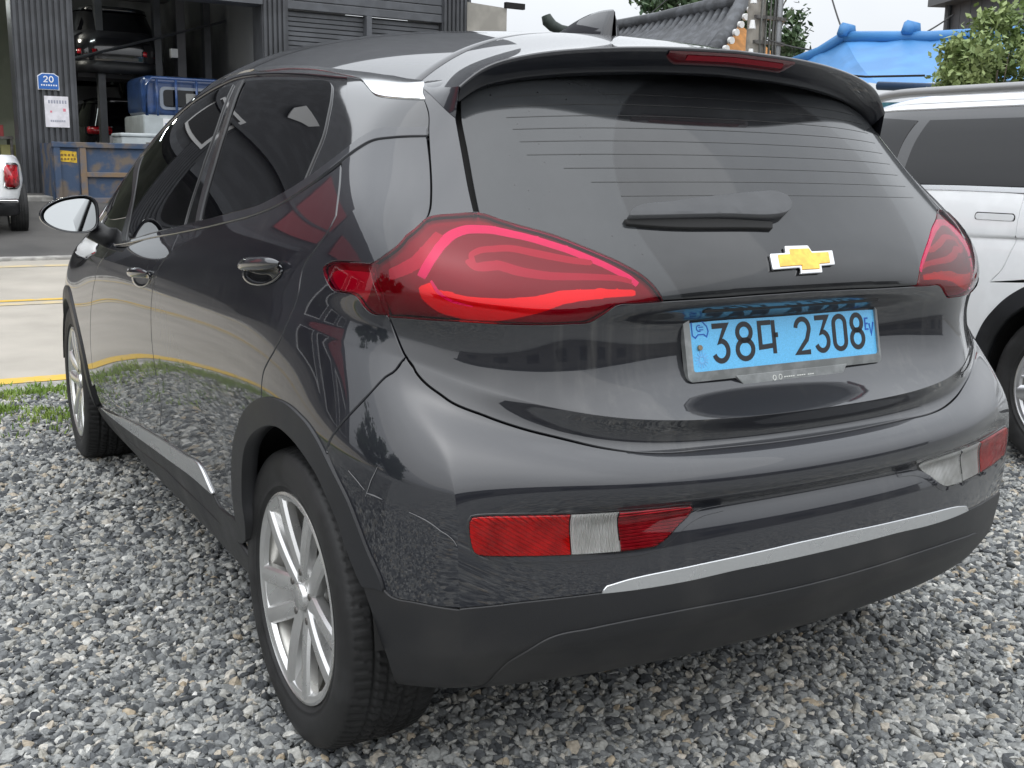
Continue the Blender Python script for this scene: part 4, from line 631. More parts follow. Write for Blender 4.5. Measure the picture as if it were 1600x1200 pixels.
flat_local('sheet', [(-.175, -.235), (.175, -.235), (.175, .235), (-.175, .235)], mat('notice_paper', (.72, .70, .74), .6, var=.08, vscale=8), nb, .006)
ffn = (np.array([0, -.007, 0]), np.array([1., 0, 0]), np.array([0, 0, 1.]), np.array([0, -1., 0]))
ink('heading', [([(-.12+.04*k, .15), (-.095+.04*k, .15)], .05, False) for k in range(7)], mat('notice_grey_print', (.32, .33, .40), .6), nb, ffn, 0)
ink('mark', [([(-.10, .0), (-.07, .0)], .03, False)], mat('notice_red_print', (.70, .22, .28), .6), nb, ffn, 0); ink('mark', [([(.09, .03), (.13, .03)], .045, False)], MATS['notice_red_print'], nb, ffn, 0)
ink('footing', [([(-.10+.028*k, -.14), (-.082+.028*k, -.14)], .03, False) for k in range(8)], MATS['notice_grey_print'], nb, ffn, 0)
# cars in the workshop and the parked white hatch: stacked superellipse sections
def sections_car(name, loc, rz, label, W, H, Lr, paint, glass, lampm, group=None, lamp=(.60, .78, .80, .16, .20), plate=False, chrome=True, wheel_r=.31, gw=1.):
    r_ = empty(name, loc, rz, label=label, cat='car', group=group)
    def sect(rows, nm, m):
        P = []
        for z, w_, y0, y1, ex in rows:
            ring = []
            for k in range(49):
                a = 2*math.pi*k/48; c, s = math.cos(a), math.sin(a); q = (abs(c)**ex+abs(s)**ex)**(-1/ex); ring.append((c*q*w_, (y0+y1)/2+s*q*(y1-y0)/2, z))
            P.append(ring)
        o = grid_obj(nm, np.array(P), m, r_); return o
    h = H
    body = sect([(.20*h, W*.86, .10, Lr-.12, 6), (.24*h, W*.93, .04, Lr-.06, 5), (.34*h, W*.98, 0, Lr, 4.5), (.48*h, W, .0, Lr-.02, 4.5), (.60*h, W*.985, .03, Lr-.06, 4.2), (.665*h, W*.94, .07, Lr-.3, 4), (.68*h, W*.90, .10, Lr-.5, 4)], 'body', paint)
    sect([(.675*h, W*.90*gw, .10, Lr-.95, 4), (.78*h, W*.84*gw, .17, Lr-1.15, 4), (.90*h, W*.76*gw, .27, Lr-1.5, 4), (.93*h, W*.74*gw, .29, Lr-1.56, 4)], 'windows', glass)
    sect([(.925*h, W*.755*gw, .25, Lr-1.5, 4), (.965*h, W*.73*gw, .22, Lr-1.6, 4), (.99*h, W*.60*gw, .4, Lr-1.75, 3.5), (1.0*h, W*.3, .8, Lr-2.1, 3), (1.0*h, .001, 1.2, Lr-2.2, 3)], 'roof', paint if not chrome else mat('black_roof_paint', (.012, .012, .013), .2, coat=1))
    lx, lz, _, lw, lh = lamp
    for sx in (-1, 1):
        for nm, q, m_, dd in (('lamp_bezel', 1.0, CHROME if chrome else GBLACK, .004), ('tail_lamp', .86, lampm, .016)):
            pr = rrect(lw/2*q, lh/2*q, min(lw, lh)*.3*q); n = len(pr); cx_ = sx*(W*lx)
            def yb(x): u = min(.985, abs(x)/W); return (Lr-.02)/2*(1-(1-u**4.5)**(1/4.5))
            V = [(cx_+a, yb(cx_+a)-dd, lz*h+b) for a, b in pr]+[(cx_+a, yb(cx_+a)+.05, lz*h+b) for a, b in pr]; F = [tuple(range(n)), ]+[(i, n+i, n+(i+1) % n, (i+1) % n) for i in range(n)]
            mesh(nm, V, F, m_, r_, True)
    sect([(.17*h, W*.90, .02, Lr-.1, 5), (.19*h, W*.95, -.02, Lr-.05, 5), (.30*h, W*.97, -.03, Lr-.04, 4.5), (.315*h, W*.96, .0, Lr-.04, 4.5)], 'lower_bumper', PLAST)
    if chrome: MB().box(-W*.82, W*.82, -.035, .03, .285*h, .31*h).build('bumper_strip', CHROME, r_, bevel=.01)
    for sx in (-1, 1):
        for wy in (.66, Lr-.80): wheel(r_, sx*(W-.115), wy, wheel_r, sx, scale=wheel_r/.3235)
    return r_
WHITE = mat('white_car_paint', (.82, .83, .84), .3, coat=1, var=.03); REDL = mat('red_tail_lamp', (.45, .012, .02), .12, coat=1, var=.4, vscale=14)
BLKP = mat('black_car_paint', (.010, .010, .012), .15, coat=1)
sections_car('hatchback_car', (-.60, 12.05, .30), math.radians(-2), 'white small hatchback with black roof standing before the workshop', .86, 1.40, 3.8, WHITE, SGLASS, REDL, lamp=(.775, .505, 0, .20, .31), gw=.80)
sections_car('hatchback_car', (3.05, FY+3.0, FZ), 0, 'black car standing on the workshop floor behind the truck, tail lamps red', .90, 1.72, 4.0, BLKP, SGLASS, REDL, chrome=False, lamp=(.62, .63, 0, .46, .16))
# lift with a raised car
lift = empty('car_lift', (2.75, FY+2.4, FZ), label='two post vehicle lift in the workshop bay behind the truck', cat='lift')
for x in (-1.35, 1.05): MB().box(x, x+.16, 0, .3, 0, 3.6).build('post', mat('lift_grey', (.12, .12, .13), .5), lift, bevel=.01)
for y in (.15, 1.2, ): MB().box(-1.2, 1.1, y, y+.1, 2.0, 2.07).build('lift_arm', MATS['lift_grey'], lift)
sections_car('hatchback_car', (2.72, FY+2.1, FZ+1.80), 0, 'dark car raised on the workshop lift', .88, 1.45, 4.1, BLKP, SGLASS, REDL, chrome=False, lamp=(.62, .42, 0, .34, .10))
cab_ = empty('parts_cart', (1.0, FY+1.2, FZ), label='cluttered workshop trolley beside the pillar', cat='trolley')
for z in (.15, .5, .85): MB().box(-1.1, -.25, -.25, .25, z, z+.04).build('shelf', STEEL, cab_)
for x in (-1.08, -.30): MB().box(x, x+.04, -.22, .22, 0, .9).build('leg', STEEL, cab_)
bm_ = [(.30, .29, .12), (.40, .39, .37), (.10, .12, .16), (.30, .05, .05)]
for i in range(5): tag(MB().box(-.1, .12, -.15, .1, 0, .18+.04*(i % 3)).build('parts_box', mat('box_col%d' % (i % 4), bm_[i % 4], .7)), ['low yellow box on the workshop trolley', 'white box on the workshop trolley', 'dark blue box on the workshop trolley', 'red box on the workshop trolley', 'taller yellow box on the workshop trolley'][i], 'box', 'boxes on the workshop trolley').location = (.02+.16*i, FY+1.2, FZ+(.89 if i % 2 else .54))
# light truck with blue cab
tr = empty('light_truck', (3.62, 17.3, .66), label='small work truck with blue cab roof and light grey lower cab', cat='truck')
BLU = mat('truck_blue', (.028, .070, .20), .35, coat=.6, var=.2, vscale=5); LGR = mat('truck_light_grey', (.48, .52, .53), .45, var=.08, vscale=4)
def rbox(x0, x1, y0, y1, z0, z1, nm, m, par, bev): return MB().box(x0, x1, y0, y1, z0, z1).build(nm, m, par, bevel=bev, seg=3)
lowc = rbox(-.85, .85, 0, 1.5, .55, 1.32, 'cab_lower', LGR, tr, .05); up_c = rbox(-.84, .84, .02, 1.3, 1.30, 1.97, 'cab_upper', BLU, tr, .13)
flat_local('window_seal', rrect(.56, .19, .09), mat('window_rubber', (.25, .28, .33), .6), up_c, .012, .012).location = (0, 0, 1.60)
flat_local('rear_window', rrect(.50, .14, .06), SGLASS, up_c, .012, .0).location = (0, 0, 1.60)
flat_local('white_item', rrect(.22, .09, .02), mat('cab_inside_grey', (.25, .25, .24), .7), up_c, .004, -.012).location = (.1, 0, 1.60)
gd = MB()
for x in (-.62, -.30, .05, .40, .70): gd.tube([(x, -.08, 1.30), (x, -.08, 1.92)], .022, 8)
gd.tube([(-.80, -.08, 1.30), (-.80, -.08, 1.80), (-.70, -.08, 1.92), (.70, -.08, 1.92), (.80, -.08, 1.80), (.80, -.08, 1.30)], .028, 8); gd.build('window_guard', BLU, tr, smooth=True)
flat_local('sticker', [(-.52, 1.12), (-.05, 1.12), (-.05, 1.26), (-.52, 1.26)], SGW, lowc, .004, -.002)
ink('sticker_print', [([(-.49+.08*k, 1.17+.02*(k % 2)), (-.45+.08*k, 1.15+.02*((k+1) % 2))], .025, False) for k in range(5)], mat('grey_blue_print', (.25, .28, .45), .6), lowc, (np.array([0, -.007, 0]), np.array([1., 0, 0]), np.array([0, 0, 1.]), np.array([0, -1., 0])), 0)
rbox(-.85, .85, -1.3, -.12, .62, .70, 'bed_floor', BLU, tr, .01)
tb = rbox(-1.42, -.35, -1.0, -.3, .62, .93, 'tool_box', LGR, tr, .03); rbox(-1.44, -.33, -1.02, -.28, .92, .98, 'tool_box_lid', LGR, tb, .02); rbox(-1.05, -.98, -1.03, -1.0, .78, .84, 'latch', STEEL, tb, .005)
for sx in (-1, 1):
    for wy in (-.7, 1.0): wheel(tr, sx*.70, wy, .30, sx, scale=.93)
# rusty blue steel skip
RUSTB = mat('rusty_blue_steel', (.045, .075, .135), .7, col2=(.15, .12, .095), ramp=(.47, .62), vscale=4.2, bump=.3, bscale=30, detail=9); RUST = mat('rusty_rail', (.13, .13, .15), .7, col2=(.22, .15, .09), ramp=(.4, .6), vscale=6, detail=8)
sk = empty('steel_skip', (1.75, 15.25, .58), label='rusty blue steel skip standing in front of the truck', cat='skip')
for x0, x1, z0, z1 in ((-.70, -.40, .06, .80), (-.30, .95, .06, .38), (-.30, .95, .44, .80)): MB().box(x0, x1, .02, .05, z0, z1).build('side_panel', RUSTB, sk, bevel=.004)
for x in (-.74, -.38, .95): MB().box(x, x+.09, -.02, .06, .0, .86).build('upright', RUST if x > -.7 else RUSTB, sk, bevel=.006)
MB().box(-.76, 1.06, -.03, .06, .80, .88).build('top_rail', RUSTB, sk, bevel=.008); MB().box(-.30, .95, -.03, .05, .375, .445).build('middle_rail', RUST, sk, bevel=.006); MB().box(-.74, 1.04, -.03, .06, -.01, .07).build('bottom_rail', RUST, sk, bevel=.006)
for x in (-.76, 1.0): MB().box(x, x+.05, .06, 1.1, 0, .86).build('end_wall', RUSTB, sk)
MB().box(-.74, 1.04, 1.06, 1.1, 0, .86).build('back_panel', RUSTB, sk)
st_ = flat_local('yellow_sticker', [(-.665, .60), (-.42, .58), (-.42, .74), (-.665, .76)], mat('sticker_yellow', (.72, .46, .03), .5, col2=(.45, .30, .03), ramp=(.5, .6), vscale=25), sk, .003, .018)
ink('sticker_lettering', [([(-.64+.05*k, .69), (-.61+.05*k, .69)], .035, False) for k in range(4)]+[([(-.64+.045*k, .635), (-.615+.045*k, .632)], .03, False) for k in range(5)], mat('sticker_dark_print', (.22, .12, .02), .6), sk, (np.array([0, .014, 0]), np.array([1., 0, 0]), np.array([0, 0, 1.]), np.array([0, -1., 0])), 0)
# left run of the street front, seen in the car's paint
shop = empty('shop_front', (-16, FY, FZ), label='dark shop front with red sign board beyond the workshop', cat='building')
MB().box(-8, 6.2, .2, 6, 0, 9.0).build('wall', DKG, shop); MB().box(-6.5, 5.0, -.05, .25, 3.6, 5.6).build('red_sign_board', mat('red_sign', (.30, .012, .02), .45, coat=.3), shop)
for x in (-6, -2.5, 1.0): 
    f_ = MB().box(x, x+2.6, .05, .25, .3, 3.1).build('window_frame', SGW, shop); MB().box(x+.15, x+2.45, .0, .1, .45, 2.95).build('pane', SGLASS, f_)

# ------------------------------------------------------------------ trees
def leaf_cloud(name, centre, radii, n, size, m, parent, seed, clumps=26, shellf=.55):
    rg = np.random.default_rng(seed); C_ = []; V, F = [], []
    for _ in range(clumps):
        d = rg.normal(size=3); d /= np.linalg.norm(d); C_.append(d*rg.uniform(shellf, 1.0)*np.array(radii))
    C_ = np.array(C_)
    for i in range(n):
        c = C_[rg.integers(len(C_))]; p = np.array(centre)+c+rg.normal(0, .135, 3)*np.array(radii); s = size*rg.uniform(.6, 1.4)
        a = rg.normal(size=3); a /= np.linalg.norm(a); b = np.cross(a, rg.normal(size=3)); b /= np.linalg.norm(b); b[2] *= .6; k = len(V)
        V += [p-a*s, p-a*s*.1+b*s*.6, p+a*s, p-a*s*.1-b*s*.6]; F.append((k, k+1, k+2, k+3))
    return mesh(name, V, F, m, parent)
LEAFA = mat('leaf_light', (.13, .20, .06), .6, col2=(.27, .33, .13), ramp=(.35, .65), vscale=3); LEAFB = mat('leaf_dark', (.035, .075, .030), .6, col2=(.09, .14, .06), ramp=(.35, .65), vscale=1.2); BARK = mat('bark', (.10, .08, .06), .9, var=.3, vscale=10)
def tree(name, label, base, h_trunk, centre, radii, n, size, m, seed, clumps=26, group=None):
    r_ = empty(name, base, 0, label=label, cat='tree', group=group); b0 = np.array(base); c = np.array(centre)-b0; t = MB()
    t.tube([(0, 0, -.1), (c[0]*.2, c[1]*.2, h_trunk*.5), (c[0]*.6, c[1]*.6, h_trunk), tuple(c)], [radii[0]*.07, radii[0]*.055, radii[0]*.04, radii[0]*.015], 8)
    rg = np.random.default_rng(seed+1)
    for _ in range(9): d = rg.normal(size=3); d[2] = abs(d[2])*.6; d /= np.linalg.norm(d); s0 = np.array([c[0]*.6, c[1]*.6, h_trunk*rg.uniform(.75, 1.0)]); t.tube([s0, s0*.4+.6*(c+d*np.array(radii)*.6), c+d*np.array(radii)*.85], [radii[0]*.03, radii[0]*.018, radii[0]*.006], 6)
    t.build('trunk', BARK, r_, smooth=True); leaf_cloud('crown', c, radii, n, size, m, r_, seed, clumps); return r_
c_ = cam_pt(1562, 78, 10.5); tree('maple_tree', 'leafy light green tree rising behind the white vehicle roof', (c_[0], c_[1], 0), 1.2, (c_[0], c_[1], 2.12), (.50, .50, .46), 7000, .034, LEAFA, 3, 30)
c_ = cam_pt(1100, 5, 38); tree('background_tree', 'green tree crown behind the tiled roof', (c_[0], c_[1], .5), 4, tuple(c_), (2.2, 2.0, 1.5), 5200, .13, LEAFB, 5, 26, 'trees behind the houses')
c_ = cam_pt(1185, 20, 42); tree('background_tree', 'dark green tree behind the utility pole', (c_[0], c_[1], .5), 4, tuple(c_), (2.0, 1.8, 2.2), 5200, .13, LEAFB, 6, 26, 'trees behind the houses')
c_ = cam_pt(1238, 75, 40); tree('background_tree', 'small dark bush beside the blue tarpaulin roof', (c_[0], c_[1], .5), 3, tuple(c_), (.5, .5, .7), 700, .10, LEAFB, 7, 14, 'trees behind the houses')
# ------------------------------------------------------------------ houses to the right
TILE = mat('grey_roof_tile', (.062, .066, .074), .6, var=.3, vscale=6); ORW = mat('orange_gable_wall', (.52, .22, .045), .7, var=.2, vscale=4); PLW = mat('plaster_wall', (.45, .44, .42), .8, var=.1)
hs2 = empty('tiled_house', (12, 13, 0), label='old house with grey tiled roof and orange gable behind the antenna', cat='house'); HO = np.array([12, 13, 0.])
P1, P2, P3, P4 = cam_pt(1160, 10, 21), cam_pt(912, 60, 24.2), cam_pt(850, 92, 24), cam_pt(1108, 92, 19)
slab = [np.array(p)-HO for p in (P1, P2, P3, P4)]; V = slab+[p-np.array([0, 0, .15]) for p in slab]
rf_ = mesh('roof', V, [(0, 1, 2, 3), (7, 6, 5, 4), (0, 4, 5, 1), (1, 5, 6, 2), (2, 6, 7, 3), (3, 7, 4, 0)], TILE, hs2)
mb = MB()
for k in range(27):
    f = k/26; a, b = slab[0]*(1-f)+slab[1]*f, slab[3]*(1-f)+slab[2]*f; q = [a*(1-t)+b*t+np.array([0, 0, .03-.10*math.sin(t*math.pi)]) for t in np.linspace(0, 1, 7)]; mb.tube(q, .075, 8)
o_ = mb.build('tile_ribs', TILE, rf_, smooth=True); o_['kind'] = 'stuff'
MB().tube([slab[0]+np.array([0, 0, .12]), slab[0]*.5+slab[1]*.5+np.array([0, 0, .08]), slab[1]+np.array([0, 0, .12])], [.16, .14, .14], 8).build('ridge', TILE, rf_, smooth=True)
MB().tube([slab[0]+np.array([0, 0, .1]), slab[0]*.5+slab[3]*.5+np.array([0, 0, -.02]), slab[3]+np.array([0, 0, .05])], .13, 8).build('verge_ridge', TILE, rf_, smooth=True)
WDOT = mat('white_tile_end', (.75, .75, .74), .6)
for k in range(6):
    f = .10+k*.15; p = slab[0]*(1-f)+slab[3]*f+np.array([.10, -.14, .02]); mb = MB(); mb.tube([p, p+np.array([.0, -.06, 0])], .06, 12); mb.build('tile_end', WDOT, rf_)
gw = [slab[0]+np.array([.1, .2, -.25]), slab[3]+np.array([.15, .2, -.15]), slab[3]+np.array([.15, .2, -2.6]), slab[0]+np.array([1.3, -.6, -4.0]), slab[0]+np.array([1.6, -.7, -1.6])]
mesh('gable_wall', gw+[p+np.array([-.1, .3, 0]) for p in gw], [(0, 1, 2, 3, 4), (9, 8, 7, 6, 5), (0, 5, 6, 1), (1, 6, 7, 2), (2, 7, 8, 3), (3, 8, 9, 4), (4, 9, 5, 0)], ORW, hs2)
q_ = [cam_pt(px, py, 24.)-HO for px, py in ((853, 24), (856, 33), (864, 41), (876, 46), (890, 49), (910, 62))]; MB().tube(q_, [.10, .13, .12, .10, .10, .10], 8).build('ridge_end', mat('dark_ridge_tile', (.03, .04, .035), .7), rf_, smooth=True)
w0 = [np.array([slab[3][0], slab[3][1], 0]), np.array([slab[2][0], slab[2][1], 0])]; MB().add([w0[0], w0[1], w0[1]+np.array([.2, .3, 2.6]), w0[0]+np.array([.2, .3, 2.6]), w0[0]+np.array([1, 2, 0]), w0[1]+np.array([1, 2, 0]), w0[1]+np.array([1, 2, 2.6]), w0[0]+np.array([1, 2, 2.6])], [(0, 1, 2, 3), (5, 4, 7, 6), (1, 5, 6, 2), (4, 0, 3, 7), (3, 2, 6, 7)]).build('wall', PLW, hs2)
# beige tarpaulin end beside the workshop
bt = empty('beige_shed', (10.2, 17.5, .6), label='pale beige sheeted shed beyond the end of the workshop', cat='shed'); BGE = mat('beige_sheeting', (.42, .40, .36), .7, var=.12, vscale=2, bump=.5, bscale=5)
a0, a1 = cam_pt(700, -2, 21.5), cam_pt(792, 13, 20.5); HB = np.array([10.2, 17.5, .6])
V = [(a0[0], a0[1], .6), (a1[0], a1[1], .6), tuple(a1), tuple(a0), (a0[0]+.6, a0[1]+3, .6), (a1[0]+.6, a1[1]+3, .6), (a1[0]+.6, a1[1]+3, a1[2]), (a0[0]+.6, a0[1]+3, a0[2])]
mesh('sheet_wall', [np.array(v)-HB for v in V], [(0, 1, 2, 3), (1, 5, 6, 2), (5, 4, 7, 6), (3, 2, 6, 7), (4, 0, 3, 7)], BGE, bt); MB().box(-.05, .35, -.06, .02, 0, .1).xf(Matrix.Translation(Vector(a1-HB))).build('bracket', BLACK, bt)
# blue tarpaulin roof
tp = empty('tarpaulin_roof_house', (9.5, 7, 0), label='low house whose roof is covered with bright blue tarpaulin', cat='house'); TO = np.array([9.5, 7, 0.])
TARP = mat('blue_tarpaulin', (.06, .225, .50), .5, var=.10, vscale=1.5, bump=.35, bscale=4, detail=7)
A_, B_, C_, D_, E_ = [cam_pt(*q)-TO for q in ((1322, 64, 15.5), (1600, 57, 14.5), (1372, 131, 12.8), (1640, 127, 12.0), (1225, 108, 16.5))]
def patch(a, b, c, d, nu, nv, sag, seed):
    rg = np.random.default_rng(seed); G_ = []
    for i in range(nu+1):
        f = i/nu; G_.append([(a*(1-f)+b*f)*(1-j/nv)+(d*(1-f)+c*f)*(j/nv)+np.array([0, 0, -sag*math.sin(math.pi*j/nv)+min(1, 5*min(f, 1-f))*(.005*rg.normal()+.012*math.sin(i*.9+j*.5))]) for j in range(nv+1)])
    return np.array(G_)
o1 = grid_obj('tarpaulin', patch(A_, B_, D_, C_, 24, 12, .06, 1), TARP, tp); grid_obj('tarpaulin', patch(E_, A_, C_, C_*.45+E_*.55, 16, 12, .06, 2), TARP, tp)
MB().tube([E_+np.array([0, 0, .05]), A_*.6+E_*.4+np.array([0, 0, .02]), A_+np.array([0, 0, .08])], .07, 8).build('hip_roll', TARP, tp, smooth=True); MB().tube([A_+np.array([0, 0, .05]), A_*.5+B_*.5+np.array([0, 0, .02]), B_+np.array([0, 0, .05])], .075, 8).build('ridge_roll', TARP, tp, smooth=True)
for q in (A_, A_*.61+B_*.39): MB().tube([q+np.array([-.09, 0, .06]), q+np.array([-.04, 0, .15]), q+np.array([.05, 0, .14]), q+np.array([.1, 0, .06])], [.07, .09, .09, .06], 8).build('ridge_end', TARP, tp, smooth=True)
MB().tube([C_+np.array([0, 0, -.02]), C_*.5+D_*.5+np.array([0, 0, -.06]), D_], .045, 8).build('eave_edge', mat('dark_tarp_edge', (.015, .04, .09), .6), tp, smooth=True)
w_ = [C_+np.array([.5, .6, -.15]), D_+np.array([.3, .7, -.15])]; MB().add([w_[0], w_[1], np.array([w_[1][0], w_[1][1], 0]), np.array([w_[0][0], w_[0][1], 0]), w_[0]+np.array([1.2, 1.6, 0]), w_[1]+np.array([1.2, 1.6, 0]), np.array([w_[1][0]+1.2, w_[1][1]+1.6, 0]), np.array([w_[0][0]+1.2, w_[0][1]+1.6, 0])], [(3, 2, 1, 0), (4, 5, 6, 7), (0, 4, 7, 3), (2, 6, 5, 1)]).build('wall', mat('teal_sheet_wall', (.10, .30, .38), .6, var=.2), tp)
mb = MB(); fx = cam_pt(1445, 118, 12.6)-TO; mb.tube([fx, fx+np.array([-.5, .35, -.02]), fx+np.array([-1.0, .7, .02])], .012, 5); mb.build('rope', BLACK, tp)
# dark panelled building
db = empty('panelled_building', (15, 10, 0), label='dark grey building with vertical wall panels at the far right', cat='building'); DB = np.array([15, 10, 0.])
e0, e1 = cam_pt(1482, 52, 21)-DB, cam_pt(1760, 52, 17)-DB; dx = (e1-e0); dx[2] = 0; Lw = np.linalg.norm(dx); dx /= Lw; nrm = np.array([dx[1], -dx[0], 0])
zt = (cam_pt(1482, 9, 21))[2]
for k in range(14):
    a = e0+dx*(k*Lw/14); b = e0+dx*((k+.96)*Lw/14); q = [np.array([a[0], a[1], 0]), np.array([b[0], b[1], 0]), np.array([b[0], b[1], zt]), np.array([a[0], a[1], zt])]
    mesh('wall_panel', q+[p-nrm*.06 for p in q], [(0, 1, 2, 3), (7, 6, 5, 4), (0, 4, 5, 1), (1, 5, 6, 2), (2, 6, 7, 3), (3, 7, 4, 0)], DKG2, db)
q = [np.array([e0[0], e0[1], 0])-nrm*.05, np.array([e1[0], e1[1], 0])-nrm*.05]; q = q+[p-nrm*4 for p in q[::-1]]; mesh('core', q+[p+np.array([0, 0, zt]) for p in q], [(0, 1, 5, 4), (1, 2, 6, 5), (2, 3, 7, 6), (3, 0, 4, 7), (4, 5, 6, 7)], DKG, db)
q = [e0-dx*.25+nrm*.3, e1+nrm*.3, e1-nrm*4.2, e0-dx*.25-nrm*4.2]; q = [np.array([p[0], p[1], zt]) for p in q]; mesh('eaves', q+[p+np.array([0, 0, 1.4]) for p in q], [(3, 2, 1, 0), (4, 5, 6, 7), (0, 1, 5, 4), (1, 2, 6, 5), (2, 3, 7, 6), (3, 0, 4, 7)], mat('eaves_grey', (.11, .115, .12), .6), db)
MB().tube([np.array([e0[0], e0[1], zt])+nrm*.05, np.array([e0[0], e0[1], 0])+nrm*.05], .05, 8).build('downpipe', DKG2, db)
# utility pole and wires
up_ = empty('utility_pole', tuple(np.append(cam_pt(1180, 60, 17)[:2], 0)), label='concrete utility pole with brackets and cables in front of the orange gable', cat='pole'); CON = mat('pole_concrete', (.30, .28, .25), .85, var=.2, vscale=5)
MB().tube([(0, 0, 0), (0, 0, 7.5)], [.15, .11], 12).build('post', CON, up_, smooth=True)
MB().tube([(.34, -.1, 0), (.34, -.1, 7.2)], [.07, .05], 10).build('side_post', mat('galvanised', (.35, .36, .37), .5, .6), up_, smooth=True)
for z in (2.7, 3.05, 3.4, 3.75, 4.1): MB().box(-.16, .42, -.18, -.12, z, z+.05).build('bracket', STEEL, up_)
mb = MB()
for k in range(5): mb.tube([(-.05+.09*k, -.17, 2.2), (-.08+.08*k+.03*math.sin(k), -.18, 3.2), (-.03+.07*k, -.17, 4.4)], .018, 6)
mb.build('cable_bundle', mat('cable_grey', (.12, .12, .11), .6), up_, smooth=True)
MB().box(.42, .72, -.25, .1, 2.2, 2.72).build('meter_box', mat('meter_box_grey', (.48, .47, .45), .6), up_, bevel=.02)
for z in (2.85, 3.25, 3.6): MB().tube([(-.22, -.16, z), (-.22, -.16, z+.12)], [.05, .03], 8).build('insulator', WDOT, up_)
def wire(px0, py0, d0, px1, py1, d1, label, sag=.1):
    a, b = cam_pt(px0, py0, d0), cam_pt(px1, py1, d1); o = MB().tube([a*(1-t)+b*t-np.array([0, 0, sag*4*t*(1-t)]) for t in np.linspace(0, 1, 14)], .012, 5).build('overhead_wire', mat('wire_black', (.05, .05, .05), .6)); tag(o, label, 'wire', 'overhead wires')
wire(1180, -120, 17, 965, 66, 30, 'thin wire dropping from the pole towards the antenna', .0); wire(1290, -40, 16, 1322, 62, 15.5, 'thin wire above the left end of the blue roof', .05); wire(1190, 58, 17, 1318, 80, 15.6, 'low cable from the pole to the blue roof', .06); wire(1432, 58, 15, 1490, 22, 20.5, 'wire from blue ridge to dark panelled building', .02)
# ------------------------------------------------------------------ what stands behind the photographer, seen only in reflections
lb = empty('low_building', (6, -16, 0), label='long low building behind the parking lot', cat='building')
MB().box(-26, 22, -6, 0, 0, 3.4).build('wall', mat('grey_brick_wall', (.16, .15, .14), .8, var=.2, vscale=2), lb); MB().box(-26.4, 22.4, -6.4, .5, 3.4, 3.65).build('roof', DKG, lb)
for k in range(9): MB().box(-23+k*5, -21+k*5, -.05, .06, 1.0, 2.3).build('window', SGLASS, lb)
for i, (x, y, z, r) in enumerate(((-19, 1, 2.9, 3.3), (-23, 8, 3.3, 3.8))):
    tree('roadside_tree', ['green tree at the left edge of the parking lot', 'green tree close to the road at the left'][i], (x, y, 0), 2.2, (x, y, z), (r, r, r*.85), 5000, .26, LEAFB, 20+i, 24, 'trees around the parking lot')

# ------------------------------------------------------------------ hatchback
car = empty('hatchback_car', (0, 0, 0), label='dark grey electric hatchback parked on gravel with light blue number plate', cat='car')
def both(name, poly, m, parent=None, **k):
    a = panel(name, poly, m, parent or car, **k); b = panel(name, mir(poly), m, parent or car, **k); return a, b
C0 = lambda n: (0., cv(n)[-1][1])
# inner dark shell behind the shut lines
def shell(B, name, parent, wheels, off=-.02, tmax=None):
    us = np.arange(-B.NC+1, B.NC-.99, .25); ts = np.arange(.3, (tmax or B.NR-1)+.01, .5); U, T = np.meshgrid(us, ts, indexing='ij')
    P, N, _, _ = B(U.ravel(), T.ravel()); P = P+N*off; nt_ = len(ts); F = []
    for i in range(len(us)-1):
        for j in range(nt_-1):
            q = (i*nt_+j, i*nt_+j+1, (i+1)*nt_+j+1, (i+1)*nt_+j); c = P[list(q)].mean(0)
            if any((c[1]-wy)**2+(c[2]-.33)**2 < wr*wr and abs(c[0]) > .55 for wy, wr in wheels): continue
            F.append(q)
    return mesh(name, P, F, BLACK, parent, True)
shell(BODY, 'inner_shell', car, [(0, .40), (-.05, .36), (2.61, .375)])
# side panels
RD = cv('rd_rear')
quarter = [(RD[4])]+RD[4:]+[]
q_poly = cv('belt_lo', 7)+cv('tg_side', 3)+cv('lamp_out', 1, 5)+cv('small_lamp', 1, 14)+cv('lamp_out', 9)+cv('seam', 1, 3)+cv('bq', 1)+cv('arch_out', 8, 14, True)+cv('rd_rear', 4, None, True)
both('quarter_panel', q_poly, PAINT)
rd_poly = cv('rd_rear', 4)+cv('arch_out', 0, 7, True)+cv('sil_top', 3, None, True)+cv('dd', 4, 18, True)[0:]+cv('belt_lo', 2, 8)
rd_poly = cv('rd_rear', 4)+cv('arch_out', 0, 7, True)+cv('sil_top', 4, None, True)+cv('dd', 4, 18, True)+cv('belt_lo', 2, 7)
rdoor = both('rear_door', rd_poly, PAINT)
fd_poly = cv('belt_lo', 0, 3)+cv('dd', 4, 18)+cv('sil_top', 0, 3, True)+cv('fd_front', 0, 8, True)
fdoor = both('front_door', fd_poly, PAINT)
fo = cv('farch_out')
ff = [cv('fd_front')[0]]+[(10.6, 17.55), (11.2, 17.5), (12., 17.4), (12.8, 17.2), (13.3, 17.0), (13.35, 14.), (13.4, 10.), (13.35, 7.), (13.2, 5.), (13.1, 3.2)]+[fo[k] for k in range(17, 0, -1)]+cv('fd_front', 1, 8, True)
both('front_fender', ff, PAINT)
both('front_fascia', [(13.35, 3.), (13.42, 7.), (13.42, 10.), (15.98, 10.), (15.98, 3.)], PAINT, gap=.001)
panel('front_grille_lower', [(13.0, .4), (13.1, 3.), (16, 3.), (18.9, 3.), (19.0, .4), (16, .4)], PLAST, car)
panel('hood', [(13.45, 10.1), (13.38, 14.), (13.33, 17.1), (12.2, 17.5), (12.9, 17.7), (14, 17.75), (16, 17.8), (18, 17.75), (19.1, 17.7), (19.8, 17.5), (18.67, 17.1), (18.62, 14.), (18.55, 10.1), (16, 10.05)], PAINT, car)
